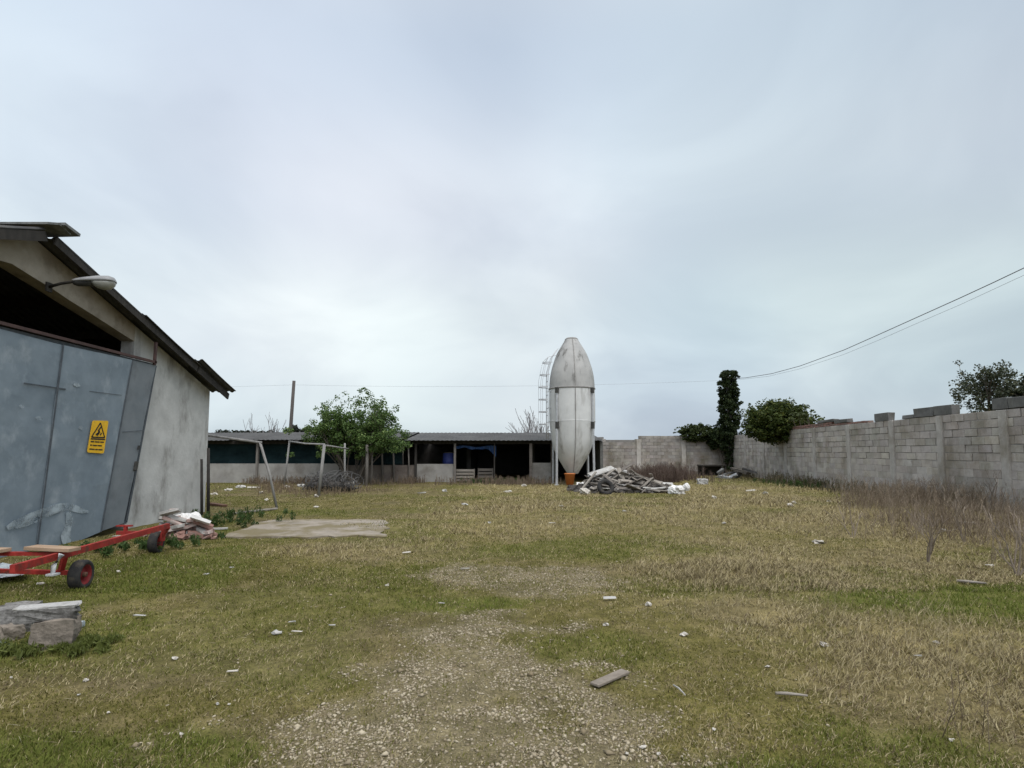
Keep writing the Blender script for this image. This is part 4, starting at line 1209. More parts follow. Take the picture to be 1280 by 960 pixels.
# bare trees and distant hedge trees beyond the shed
def bare_tree(lab, base, h, seed, mtl='twig_far', n0=5, depth=3, spread=.4, rad=.05, cat='tree', name='tree', minr=.008):
    r = random.Random(seed); t = thing(name, lab, cat, tuple(base)); m_ = MB(); ends = []
    b = Vector(base)
    for k in range(n0):
        a = 2 * PI * k / n0 + r.uniform(-.4, .4)
        branches(m_, b + Vector((.1 * math.cos(a), .1 * math.sin(a), -.1)), Vector((math.cos(a) * .28, math.sin(a) * .28, 1)).normalized(), h * .42, rad, depth, r, spread, .5, 5, ends, (2, 4), .62, minr)
    m_.build('branches', mtl, t)
pb = at_y(664, 540, 42)
bare_tree('leafless pale tree behind the shed just left of the silo', (pb.x + .2, 42, 0), 5.2, 61, minr=.017, n0=7, rad=.07)
pb = at_y(272, 540, 33)
bare_tree('leafless twiggy tree showing past the barn eave', (pb.x - .5, 40.5, 0), 4.3, 62, minr=.014, n0=6, rad=.06)
def hedge_tree(lab, px, yt, Yq, w_, seed):
    p = at_y(px, yt, Yq); t = thing('tree', lab, 'tree', (p.x, Yq, 0), 'distant trees beyond the shed')
    r = random.Random(seed); m_ = MB(); m_.path([(p.x, Yq, -.1), (p.x + .2, Yq, p.z * .5), (p.x, Yq, p.z * .85)], [.25, .2, .08], 7); m_.build('trunk', 'bark', t)
    cl = [((p.x + r.gauss(0, w_ * .45), Yq + r.gauss(0, w_ * .4), p.z * r.uniform(.35, .97) - .3), (w_ * .2, w_ * .2, p.z * .09), 1) for k in range(60)]
    leaf_crown('crown', cl, ((0.03, 0.036, 0.028), (0.05, 0.058, 0.042)), .3, 45, t, seed)
hedge_tree('dark distant tree just right of the leaning pole foot', 377, 530.5, 70, 3.2, 71)
hedge_tree('faint distant tree left of the leaning pole above the shed roof', 345, 536, 80, 3.0, 72)
hedge_tree('faint distant tree nearest the barn corner above the shed roof', 290, 534.5, 80, 3.0, 73)
hedge_tree('low distant tree between the barn corner and the leaning pole', 318, 536, 85, 3.4, 74)

# leaning wooden pole beyond the shed and the overhead cables
pa = at_y(363, 540, 41); pt = at_y(367.5, 476, 41)
m_ = MB(); d = pt - pa; g = pa - d * (pa.z / d.z); m_.path([g, pt], [.14, .11], 10)
tag(m_.build('utility_pole', 'pole', None, g), 'bare wooden pole leaning slightly behind the long shed', 'pole')
def cable(pts, rad, lab, mtl='cable'):
    m2 = MB(); m2.path(pts, rad, 5); tag(m2.build('overhead_cable', mtl, None, pts[0]), lab, 'cable')
k_ = 2.1 / 19.5
def cpt(px, py):
    u = (px - 640) / F; Yq = (PX + 39.35 * k_) / (u + k_); return at_y(px, py, Yq)
A0 = Vector((PX + .03, PY_, at_y(915, 473.5, PY_).z))
main = [A0] + [cpt(x, y) for x, y in ((932, 472.3), (965, 467), (1000, 457.5), (1055, 437.5), (1100, 417.5), (1150, 395), (1200, 372.5), (1240, 354), (1280, 335))]
e_ = main[-1] + (main[-1] - main[-2]) * 5 + Vector((0, 0, .3)); main.append(e_)
cable(main, .017, 'thick dark overhead cable rising right from the ivy column')
A1 = A0 - Vector((0, 0, .15))
thin = [A1] + [cpt(x, y) for x, y in ((960, 470.5), (1000, 461), (1055, 443), (1100, 424.5), (1150, 402.5), (1200, 381), (1240, 362.5), (1280, 344))]
thin.append(thin[-1] + (thin[-1] - thin[-2]) * 5 + Vector((0, 0, .3)))
cable(thin, .006, 'thin faint cable running just below the thick one')
B0 = Vector((PX, PY_, A0.z - .1)); B1 = pt - Vector((0, 0, .3))
cable([B0.lerp(B1, i / 16) - Vector((0, 0, .75 * 4 * (i / 16) * (1 - i / 16) * .35)) for i in range(17)], .006, 'thin faint cable spanning behind the silo to the leaning pole', 'cable_pale')
PL = Vector((-45, 48, pt.z + .4))
cable([B1.lerp(PL, i / 10) - Vector((0, 0, .2 * 4 * (i / 10) * (1 - i / 10))) for i in range(11)], .006, 'thin faint cable running from the leaning pole towards the barn', 'cable_pale')

# ------------------------------------------------------------------ old pipe frames and posts in front of the shed
def gp(px, py):
    p = at_z(px, py); p.z = gzf(p.x, p.y); return p
def frame_a():
    b = gp(347, 636); top = at_y(325, 553, b.y - .1)
    t = thing('pipe_frame', 'leaning pale pipe frame fixed near the barn corner', 'frame', tuple(b))
    m_ = MB(); m_.path([b - Vector((0, 0, .1)), b.lerp(top, .5) + Vector((.03, 0, 0)), top], .036, 8); m_.build('post', 'post', t)
    m_ = MB(); a = at_y(262, 544.5, b.y - .2); e = a + (a - top) * .25; m_.path([top + (top - a).normalized() * .05, a, e], .034, 8); m_.build('beam', 'post', t)
frame_a()
def frame_b():
    b0 = gp(354, 607); b0 = Vector((at_y(355, 600, 25).x, 25, gzf(-10, 25))); t0 = at_y(362, 551, 25)
    b1 = gp(398, 620.5); t1 = at_y(405.5, 555.5, b1.y)
    b2 = gp(431, 611); t2 = at_y(431, 554, b2.y)
    t = thing('pipe_frame', 'three legged pale pipe frame in front of the left shed bays', 'frame', tuple(b1))
    for a, b, r_ in ((b0, t0, .042), (b1, t1, .055), (b2, t2, .04)):
        m_ = MB(); m_.path([a - Vector((0, 0, .1)), b], r_, 8); m_.build('post', 'post', t)
    m_ = MB(); m_.path([t0 + Vector((0, 0, -.02)), t1.lerp(t0, .5) - Vector((0, 0, .05)), t1], .034, 7); m_.build('beam', 'post', t)
    m_ = MB(); e = at_y(435, 561, b2.y); m_.path([t1 - Vector((0, 0, .03)), e], .034, 7); m_.build('beam', 'post', t)
frame_b()
for k, (px, yt, yb, rr) in enumerate(((458, 556, 607, .075), (464, 556, 606, .05), (478, 557, 603, .055), (492.5, 557, 603, .05), (503, 558, 602, .045), (511, 560, 603, .04))):
    b = gp(px, yb); tp = at_y(px - rng.uniform(-1, 2), yt, b.y)
    m_ = MB(); m_.path([b - Vector((0, 0, .15)), b.lerp(tp, .5) + Vector((.015, 0, 0)), tp], [rr, rr * .95, rr * .9], 7)
    tag(m_.build('fence_post', 'post_wood', None, b), ['thickest grey post below the green tree, leftmost of the row', 'second post of the row, close beside the thickest', 'third post from the left in the row under the tree',
        'fourth post from the left in the row under the tree', 'thin fifth post in the row near the right edge of the tree', 'thinnest last post of the row, at the dark shed bay'][k], 'post', 'old posts under the tree')
# planks lying in the grass by the slab
def lying(name, lab, a, b, w_, th, mtl, cat='plank', lift=0.01, group=None, bev=.004):
    a, b = Vector(a), Vector(b); a.z = gzf(a.x, a.y) + th / 2 + lift; b.z = gzf(b.x, b.y) + th / 2 + lift
    m2 = MB()
    if cat == 'stick':
        q = (b - a); sd = Vector((-q.y, q.x, 0)) * .05
        m2.path([a, a.lerp(b, .35) + sd, a.lerp(b, .7) + sd * .6, b], [w_ * .45, w_ * .5, w_ * .42, w_ * .3], 7); bev = 0
    else:
        m2.bar(a, b, w_, th)
    return tag(m2.build(name, mtl, None, (a + b) / 2, bevel=bev), lab, cat, group)
lying('plank', 'long thin pale plank on the grass near the leaning frame foot', at_z(293, 643), at_z(346, 638), .1, .04, 'board')
lying('plank', 'thin pale strip in the dark weeds by the barn corner', at_z(257, 661.5), at_z(285, 660), .08, .035, 'board_pale')
lying('plank', 'short reddish board lying past the barn corner', at_z(262, 632), at_z(281, 634), .16, .06, 'rust')
lying('plank', 'grey weathered board on the grass in the middle foreground', at_z(743, 865), at_z(782, 847), .075, .018, 'board_worn', lift=.012)
lying('stick', 'pale stick on the green patch near the dry weeds', at_z(1196, 730), at_z(1234, 733.5), .035, .03, 'board', 'stick')
lying('stick', 'pale bent stick between the boards and the yellowed grass in the right foreground', at_z(970, 876), at_z(1010, 879), .02, .018, 'board', 'stick', .03)
lying('stick', 'thin pale stick on the grass below the grey weathered board', at_z(842, 866), at_z(857, 882), .012, .012, 'board_pale', 'stick', .03)

# coil of rusty mesh and junk under the tree
def mesh_roll():
    c = gp(412, 615); c = Vector((c.x, 22.3, gzf(c.x, 22.3)))
    t = thing('wire_roll', 'dark tangled roll of rusty wire mesh behind the three legged frame', 'wire roll', tuple(c))
    r = random.Random(3); m_ = MB()
    for k in range(34):
        ax = -1.0 + 2.0 * k / 33
        q1, q2, q3 = r.uniform(.5, 1.15), r.uniform(-.3, .3), r.uniform(-.35, .35)
        pts = [c + Vector((ax + q2 * math.sin(a) + q3 * math.cos(a), .38 * math.cos(a) * q1, .38 * q1 + .02 + .36 * math.sin(a) * q1 * (1 - .25 * abs(ax)))) for a in np.linspace(0, 2 * PI, 13)]
        m_.path(pts, .013, 4)
    for k in range(14):
        p_ = c + Vector((r.uniform(-1, .6), r.uniform(-.35, .35), r.uniform(.1, .6))); m_.path([p_, p_ + Vector((r.uniform(.2, .7), r.uniform(-.2, .2), r.uniform(-.2, .2))), p_ + Vector((r.uniform(.6, 1.0), r.uniform(-.3, .3), r.uniform(-.3, .2)))], .012, 4)
    m_.build('mesh', 'wire', t)
    m_ = MB(); m_.path([c + Vector((-.9, 0, .16)), c + Vector((-.3, .05, .24)), c + Vector((.3, -.05, .2)), c + Vector((.9, 0, .12))], [.12, .22, .2, .1], 8); m_.build('core', 'rubble', t)
mesh_roll()

# ------------------------------------------------------------------ rocks, sacks, litter helpers
def rock_mesh(c, size, seed, sub=2, rough=.18, sharp=True, rotz=0.0, tilt=0.0):
    r = np.random.default_rng(seed)
    bm = bmesh.new(); bmesh.ops.create_cube(bm, size=1.0)
    bmesh.ops.subdivide_edges(bm, edges=bm.edges, cuts=5, use_grid_fill=True)
    ox, oy = r.random(2) * 50
    rot = Matrix.Rotation(rotz, 3, 'Z') @ Matrix.Rotation(tilt, 3, 'X')
    for v in bm.verts:
        p = v.co.copy()
        n = p.normalized()
        q = p.lerp(n * .62, .13)      # soften the corners
        k = (float(vnoise(p.x * 3 + ox + p.z * 2.1, p.y * 3 + oy - p.z * 1.7, 1.0, seed)) - .5) * rough * 2 + (float(vnoise(p.x * 9 + ox + p.z * 7, p.y * 9 + oy + p.z * 5, 1.0, seed + 3)) - .5) * rough * .8
        q += n * k * .5
        v.co = Vector(c) + rot @ Vector((q.x * size[0], q.y * size[1], q.z * size[2]))
    me_ = bpy.data.meshes.new('rock'); bm.to_mesh(me_); bm.free()
    return me_
def rock(name, lab, cat, c, size, seed, mtl, rough=.18, rotz=0.0, tilt=0.0, group=None, smooth_=False):
    me_ = rock_mesh(c, size, seed, rough=rough, rotz=rotz, tilt=tilt); me_.name = name
    if smooth_: me_.polygons.foreach_set('use_smooth', np.ones(len(me_.polygons), bool))
    o = link_mesh(name, me_, mtl, None, (c[0], c[1], c[2] - size[2] / 2))
    return tag(o, lab, cat, group)
# stone pile at the lower left
g = gp(62, 811); g.x -= .075
rock('stone_block', 'brown stone block under the grey slab at the left foreground', 'stone', (g.x + .03, g.y + .10, g.z + .105), (.30, .14, .235), 5, 'stone', .14, R(16))
t_ = thing('stone_slab', 'thick grey slab with a pale flat top lying on the brown block', 'stone', (g.x - .06, g.y + .2, g.z + .22))
me_ = rock_mesh((g.x - .05, g.y + .10, g.z + .27), (.43, .13, .115), 8, rough=.26, rotz=R(21), tilt=R(3)); link_mesh('slab_body', me_, 'stone_grey', t_)
me_ = rock_mesh((g.x - .047, g.y + .105, g.z + .327), (.43, .125, .022), 9, rough=.08, rotz=R(21), tilt=R(3)); link_mesh('slab_top', me_, 'stone_top', t_)
g2 = gp(5, 795)
rock('boulder', 'rounded grey stone behind the slab at the left edge', 'stone', (g2.x - .10, g2.y + .25, g2.z + .09), (.28, .26, .25), 14, 'stone_grey', .14, .4)
rock('boulder', 'small brown stone wedged left of the brown block', 'stone', (g2.x + .07, g2.y + .0, g2.z + .05), (.15, .15, .13), 16, 'stone', .2, .9)
lying('tile_shard', 'pale pointed shard at the left edge below the stones', at_z(-3, 806), at_z(12, 815), .10, .03, 'sheet', 'shard', bev=.008)
g3 = gp(101, 780)
rock('stone', 'little bluish chip right of the slab', 'stone', (g3.x, g3.y, g3.z + .03), (.05, .04, .05), 17, 'sheet', .1)
# crumpled grey sheet by the cart
def crumpled_sheet(lab, corners, seed, mtl, name='metal_sheet', cat='sheet', amp=.05):
    r = np.random.default_rng(seed); a, b, c, d = [Vector(p) for p in corners]; n = 12; vs = []; fs = []
    for j in range(n + 1):
        for i in range(n + 1):
            p = a.lerp(b, i / n).lerp(d.lerp(c, i / n), j / n)
            p.z = gzf(p.x, p.y) + .03 + amp * float(vnoise(p.x, p.y, 4.5, seed)) + amp * .6 * float(vnoise(p.x, p.y, 11, seed))
            p.x += .03 * r.normal(); p.y += .03 * r.normal(); vs.append(p)
    for j in range(n):
        for i in range(n):
            q = j * (n + 1) + i; fs.append((q, q + 1, q + n + 2, q + n + 1))
    m2 = MB(); m2.add(vs, fs); o = m2.build(name, mtl, None, sum((Vector(p) for p in corners), Vector()) / 4)
    o.modifiers.new('thick', 'SOLIDIFY').thickness = .006
    tag(o, lab, cat)
crumpled_sheet('crumpled pale grey metal sheet on the grass under the red cart', (at_z(-20, 733), at_z(30, 727), at_z(34, 720), at_z(-20, 714)), 3, 'sheet', amp=.07)

# ------------------------------------------------------------------ red cart
def cart():
    w1 = gp(101, 729); w1 = Vector((-5.07, 6.72, gzf(-5.07, 6.72)))
    w2 = Vector((-5.60, 8.95, gzf(-5.6, 8.95)))
    t = thing('farm_trailer', 'rusty red farm trailer frame on small wheels beside the barn door', 'trailer', tuple(w1))
    RW = .170
    def wheel(c, yaw):
        ax = Matrix.Rotation(yaw, 3, 'Z') @ Matrix.Rotation(R(90), 3, 'Y')
        cc = c + Vector((0, 0, RW - .01))
        m_ = MB(); m_.lathe(cc, [(.115, -.058), (.14, -.07), (.16, -.06), (RW, -.035), (RW, .035), (.16, .06), (.14, .07), (.115, .058)], 28, axis=ax)
        wh = m_.build('wheel', 'rubber', t)
        m_ = MB(); m_.lathe(cc, [(.008, .02), (.04, .03), (.045, .015), (.085, .012), (.105, .05), (.12, .06), (.12, -.06), (.105, -.05), (.085, -.012), (.01, -.012)], 24, axis=ax); m_.build('rim', 'rim_paint', wh)
        m_ = MB(); m_.lathe(cc, [(.005, .06), (.028, .06), (.028, .0)], 12, axis=ax); m_.build('hub', 'rust', wh)
    wheel(w1, R(9)); wheel(w2, R(10))
    wheel(Vector((-6.5, 6.85, gzf(-6.5, 6.85))), R(9))
    m_ = MB()
    far = Vector((-5.42, 8.95, .43)); near = Vector((-4.99, 5.70, .43))
    m_.bar(far, near, .05, .075)                                         # main beam
    m_.bar(Vector((-5.1, 6.45, .445)), Vector((-6.5, 6.43, .445)), .05, .04)
    m_.build('frame', 'red_paint', t)
    m_ = MB(); m_.bar(Vector((-5.2, 6.72, .175)), Vector((-6.46, 6.85, .175)), .05, .05)
    m_.bar(Vector((-5.32, 6.73, .175)), Vector((-5.25, 6.7, .40)), .05, .05); m_.bar(Vector((-6.3, 6.83, .175)), Vector((-6.3, 6.8, .40)), .05, .05)
    m_.build('axle', 'red_paint', t)
    m_ = MB(); m_.bar(w2 + Vector((.03, .0, .18)), far + Vector((.0, -.0, -.02)), .05, .06); m_.bar(w2 + Vector((.1, -.0, .18)), w2 + Vector((.1, .02, .41)), .02, .10)
    m_.bar(w2 + Vector((.1, 0, .41)), far + Vector((-.05, 0, 0)), .08, .03); m_.build('wheel_fork', 'red_paint', t)
    m_ = MB(); m_.bar(Vector((-5.35, 8.3, .41)), Vector((-5.78, 8.32, .41)), .05, .05); m_.bar(Vector((-5.66, 8.32, .39)), Vector((-5.66, 8.32, .50)), .04, .04); m_.box((-5.68, 8.32, .51), (.22, .05, .02)); m_.build('bracket', 'red_paint', t)
    m_ = MB(); p = at_y(77, 693, 6.25); q = at_y(66, 718, 6.2); m_.path([p, p.lerp(q, .6) + Vector((-.03, 0, 0)), q], [.03, .028, .02], 7); m_.box(q, (.09, .09, .02)); m_.build('prop_stand', 'galv', t)
    # planks lying across the frame
    for (a, b, y0, y1, lab) in ((-5.5, -4.93, 6.42, 6.5, 'short tan plank laid across the red trailer, nearer its wheel'), (-6.6, -5.66, 6.35, 6.5, 'tan plank laid across the red trailer, cut by the photo edge')):
        z0 = .495
        m2 = MB(); m2.bar(Vector((a, y1, z0 + .01)), Vector((b, y0, z0)), .16, .04)
        tag(m2.build('plank', 'board_tan', None, ((a + b) / 2, (y0 + y1) / 2, z0 - .02), bevel=.004), lab, 'plank')
cart()

# ------------------------------------------------------------------ heap of sacks and bricks at the barn corner
def sack(lab, c, size, seed, mtl='white_plastic', name='plastic_sack', cat='sack', rough=.5, group=None):
    bm = bmesh.new(); bmesh.ops.create_icosphere(bm, subdivisions=4 if size[0] > .2 else 2, radius=.5)
    r = np.random.default_rng(seed); o_ = r.random(3) * 40
    for v in bm.verts:
        p = v.co.copy(); n = p.normalized()
        a = float(vnoise(p.x * 4 + o_[0] + p.z * 3, p.y * 4 + o_[1] - p.z * 2, 1, seed)) - .5
        b = abs(float(vnoise(p.x * 9 + o_[0] + p.z * 8, p.y * 9 + o_[2] - p.z * 7, 1, seed + 1)) - .5)
        p += n * (a * rough - b * rough * .5)
        v.co = Vector((c[0] + p.x * size[0], c[1] + p.y * size[1], c[2] + max(p.z, -.32) * size[2]))
    me2 = bpy.data.meshes.new(name); bm.to_mesh(me2); bm.free()
    return tag(link_mesh(name, me2, mtl, None, (c[0], c[1], c[2] - size[2] * .3)), lab, cat, group)
def corner_heap():
    items = [(223, 652, .40, .2), (238, 648, .32, .25), (247, 660, .26, .12)]
    for k, (px, py, w_, z) in enumerate(items):
        p = at_z(px, py); p.y = 10.9 + .15 * k
        p = at_y(px, py, 10.75 + .1 * k)
        sack(['white crumpled sack at the left of the corner heap', 'white sack on top of the corner heap by the barn', 'white torn sack low at the right of the corner heap'][k],
             (p.x, p.y, max(p.z, .12)), (w_, .36, .24), 80 + k)
    r = random.Random(12)
    for k in range(20):
        p = at_y(r.uniform(212, 254), r.uniform(640, 667), 10.45 + r.uniform(0, .35))
        rot = Matrix.Rotation(r.uniform(-.9, .9), 3, 'Z') @ Matrix.Rotation(r.uniform(-.5, .5), 3, 'Y') @ Matrix.Rotation(r.uniform(-.4, .4), 3, 'X')
        m2 = MB(); m2.box((p.x, p.y, max(.05, p.z)), (.3 + r.random() * .15, .13, .06), rot, jit=.01)
        tag(m2.build('broken_brick', r.choice(['pink_brick', 'pink_brick', 'white_plastic', 'board_pale', 'brick']), None, (p.x, p.y, max(.02, p.z - .03)), bevel=.005), 'broken brick or tile in the heap at the barn corner', 'brick', 'bricks in the corner heap')
    m2 = MB()
    for k in range(60):
        x = -6.2 + r.gauss(0, .28); y = 10.75 + r.gauss(0, .22); h = max(.03, .34 * math.exp(-((x + 6.2) ** 2 + (y - 10.75) ** 2) / .12))
        rot = Matrix.Rotation(r.uniform(0, 3), 3, 'Z') @ Matrix.Rotation(r.uniform(-.4, .4), 3, 'X')
        m2.box((x, y, h * .5), (r.uniform(.08, .2), r.uniform(.06, .14), h), rot, jit=.02)
    tag(m2.build('rubble', 'brick', None), kind='stuff', label='reddish rubble under the heap at the barn corner')
corner_heap()

# ------------------------------------------------------------------ big rubble heap of boards right of the silo
def board_heap():
    r = random.Random(77)
    cx_, cy_ = 4.35, 22.9
    H = lambda x, y: max(0.0, .66 * math.exp(-(((x - 4.15) / 1.25) ** 2 + ((y - 23.1) / 1.1) ** 2)) + .30 * math.exp(-(((x - 5.6) / .9) ** 2 + ((y - 22.9) / .9) ** 2)) - .06)
    # rubble core
    n = 46; vs = []; fs = []
    for j in range(n + 1):
        for i in range(n + 1):
            x = 2.0 + 5.4 * i / n; y = 20.6 + 4.8 * j / n
            z = H(x, y) * .82 + .1 * (float(vnoise(x, y, 5, 3)) - .5) * (H(x, y) > .04)
            vs.append((x, y, z + (gzf(x, y) - .05 if z < .06 else 0)))
    for j in range(n):
        for i in range(n):
            q = j * (n + 1) + i; fs.append((q, q + 1, q + n + 2, q + n + 1))
    m_ = MB(); m_.add(vs, fs)
    for k in range(420):
        x = r.gauss(4.5, 1.2); y = r.gauss(22.7, .75)
        if H(x, y) < .02: continue
        rot = Matrix.Rotation(r.uniform(0, 3), 3, 'Z') @ Matrix.Rotation(r.uniform(-.7, .7), 3, 'X') @ Matrix.Rotation(r.uniform(-.7, .7), 3, 'Y')
        s_ = r.uniform(.06, .2); m_.box((x, y, H(x, y) * .85 + .02), (s_ * r.uniform(1, 2.4), s_, s_ * r.uniform(.3, .8)), rot, jit=.03)
    tag(m_.build('rubble', 'rubble', None), kind='stuff', label='dark rubble core of the heap beside the silo')
    def board(c, ln, w_, th, yaw, pitch, roll, mtl, lab, name='wooden_board', cat='board', group='boards heaped beside the silo'):
        rot = Matrix.Rotation(yaw, 3, 'Z') @ Matrix.Rotation(pitch, 3, 'Y') @ Matrix.Rotation(roll, 3, 'X')
        m2 = MB(); m2.box((0, 0, 0), (ln, w_, th), None, jit=.006)
        o = m2.build(name, mtl, None, (0, 0, 0)); o.location = c; o.rotation_euler = rot.to_euler()
        tag(o, lab, cat, group)
    for k in range(78):
        while True:
            x = r.gauss(4.55, 1.15); y = 22.6 + r.gauss(-.15, .65)
            if H(x, y) > .05: break
        ln = r.uniform(.55, 1.7); e = .35
        yaw = r.gauss(0, .9)
        dzx = (H(x + e * math.cos(yaw), y + e * math.sin(yaw)) - H(x - e * math.cos(yaw), y - e * math.sin(yaw))) / (2 * e)
        board(Vector((x, y, H(x, y) + r.uniform(.0, .09))), ln, r.choice((.09, .12, .16, .22)), r.choice((.025, .03, .045)), yaw, -math.atan(dzx) + r.gauss(0, .22), r.gauss(0, .45),
              r.choice(['board', 'board', 'board_dark', 'board_dark', 'board_dark', 'board', 'board_pale']), 'weathered board jumbled in the rubble heap beside the silo')
    P = lambda px, py, Yq: at_y(px, py, Yq)
    board(P(752, 589, 23.0), 1.05, .55, .03, R(8), R(-17), R(12), 'board_pale', 'broad pale panel tilted on the crest of the heap, left one', 'panel', 'panel', None)
    board(P(771, 589.5, 23.0), .85, .55, .03, R(-6), R(10), R(25), 'board_pale', 'broad pale panel on the crest of the heap, right one', 'panel', 'panel', None)
    board(P(822, 604, 22.2), 1.9, .10, .05, R(-18), R(24), 0, 'board', 'long board sliding off the right end of the heap', group=None)
    board(P(735, 602, 22.4), 1.2, .1, .05, R(40), R(-38), 0, 'board', 'board leaning up the left end of the heap near the bucket', group=None)
    # tyre at the foot of the heap
    c = at_y(757, 611, 21.25); c.z = .24
    ax = Matrix.Rotation(R(8), 3, 'Z') @ Matrix.Rotation(R(62), 3, 'X')
    m_ = MB(); m_.lathe(c, [(.18, -.06), (.26, -.09), (.31, -.07), (.325, 0), (.31, .07), (.26, .09), (.18, .06), (.17, 0), (.18, -.06)], 28, axis=ax)
    tag(m_.build('tyre', 'rubber', None, (c.x, c.y, 0)), 'old dark tyre tilted against the front of the rubble heap', 'tyre')
    # white sacks
    p = gp(731, 617); sack('small pinkish white sack at the foot of the heap below the bucket', (p.x, p.y + .1, p.z + .09), (.42, .3, .26), 92, 'litter')
    p = gp(726, 609); sack('small white sack tucked at the left end of the heap', (p.x, p.y + .1, p.z + .08), (.36, .3, .24), 93)
    p = gp(681, 602.5); sack('pale grey sack lying left of the silo legs', (p.x, p.y, p.z + .18), (.75, .5, .5), 94, 'litter')
board_heap()
# white crumpled sack that stands like a low tent right of the heap
def white_sack():
    p = gp(850, 618.5); Yq = p.y + .15
    sack('large white crumpled sack lying right of the rubble heap', (p.x - .06, Yq, p.z + .14), (.68, .5, .44), 95, rough=.55)
    q = at_y(858, 609, Yq)
    sack('white bag end sticking up on the right of the large white sack', (q.x, Yq, q.z - .02), (.26, .28, .34), 96, rough=.4)
white_sack()
rock('stone', 'pale buff stone on the grass below the far corner', 'stone', (*gp(878, 605).xy, .1), (.42, .36, .28), 44, 'stone_top', .25)
# scrap heap next to the low table
def scrap():
    r = random.Random(31)
    for k in range(12):
        p = at_y(r.uniform(900, 938), r.uniform(588, 598), 33.5 + r.uniform(-.5, 1.2)); p.z = max(.06, p.z)
        m2 = MB(); rot = Matrix.Rotation(r.uniform(-1, 1), 3, 'Z') @ Matrix.Rotation(r.uniform(-.6, .6), 3, 'Y')
        m2.box(p, (r.uniform(.4, 1.2), r.uniform(.1, .3), r.uniform(.05, .18)), rot, jit=.03)
        tag(m2.build('scrap_metal', r.choice(['wire', 'concrete_dark', 'board_dark', 'galv']), None, (p.x, p.y, p.z - .05)), 'dark piece of scrap in the low pile beside the corner table', 'scrap', 'scrap beside the corner table')
scrap()

# ------------------------------------------------------------------ litter on the grass
LIT = [(49, 731, 9, 5), (175, 770, 17, 3), (108, 848, 8, 5), (219, 822, 10, 4), (290, 843, 15, 3.5), (348, 789, 15, 6), (371, 792, 16, 3), (365, 780, 10, 3), (148, 672, 14, 3), (147, 717, 6, 3), (258, 720, 6, 3),
       (415, 784, 9, 3), (581, 714, 14, 3.5), (762, 752, 19, 4), (811, 761, 7, 7), (855, 797, 11, 5), (757, 785, 10, 5), (1023, 680, 15, 6), (1029, 806, 13, 6), (1170, 805, 9, 4), (1147, 823, 12, 3), (1190, 926, 8, 5),
       (892, 918, 8, 3), (824, 951, 6, 5), (804, 943, 9, 4), (784, 949, 7, 3), (1209, 656, 24, 4), (1152, 624, 16, 3), (1170, 627, 8, 4), (1037, 628, 7, 4), (987, 633, 10, 6), (993, 630, 6, 5), (938, 614, 12, 3),
       (957, 618, 7, 5), (893, 624, 7, 6), (581, 632, 9, 4), (527, 617, 12, 4), (556, 614, 7, 5), (635, 615, 8, 3), (317, 611.5, 18, 4), (327, 618, 7, 4), (300, 610, 10, 4), (285, 614, 10, 4), (376, 609, 9, 5), (358, 610, 8, 4),
       (268, 619, 8, 3), (395, 622, 7, 5), (395, 635, 8, 3), (439, 606, 8, 7), (333, 626, 5, 4), (612, 654, 5, 3), (290, 712, 5, 2), (508, 693, 12, 3), (484, 733, 6, 3), (552, 757, 9, 3), (960, 836, 6, 3), (14, 845, 4, 4),
       (98, 869, 5, 3), (272, 884, 5, 4), (286, 884, 5, 3), (226, 926, 5, 4), (135, 895, 5, 3), (1180, 664, 8, 3), (1238, 709, 10, 4), (702, 633, 6, 3), (655, 608, 7, 4), (690, 655, 9, 3), (780, 640, 5, 3), (905, 655, 6, 3)]
WHERE = []
for i, (px, py, wp, hp) in enumerate(LIT):
    p = gp(px, py); k = p.y / F; wd_, ht = wp * k * .85, max(.010, hp * k * .7)
    flat_ = hp / wp < .34
    big = {(1023, 680): 'bright white scrap alone on the straw near the dry weeds', (348, 789): 'pale flat stone on the brownish grass left of the gravel', (175, 770): 'white stick on the grass right of the stone slab',
           (762, 752): 'white strip on the grass above the grey weathered board', (1209, 656): 'pale strip caught in the dry weeds by the right wall'}.get((px, py))
    lab = big or ('flat pale scrap of litter lying on the grass' if flat_ else 'small white lump of litter lying on the grass')
    grp = None if big else ('flat scraps scattered on the grass' if flat_ else 'white lumps scattered on the grass')
    if flat_:
        r_ = rng.uniform(-.25, .25); m2 = MB()
        m2.box((p.x, p.y, p.z + .025 + max(.006, ht * .2)), (wd_, max(.02, wd_ * .3), max(.008, min(ht * .4, .04))), Matrix.Rotation(r_, 3, 'Z') @ Matrix.Rotation(rng.uniform(-.12, .12), 3, 'Y'), jit=wd_ * .06)
        tag(m2.build('litter_scrap', rng.choice(['litter', 'board_pale', 'litter']), None, p, bevel=.002), lab, 'litter', grp)
    else:
        sack(lab, (p.x, p.y, p.z + ht * .3 + .006), (wd_, wd_ * .8, ht * 1.1), 300 + i, rng.choice(['litter', 'board_pale', 'litter']), 'litter_lump', 'litter', .8, grp)

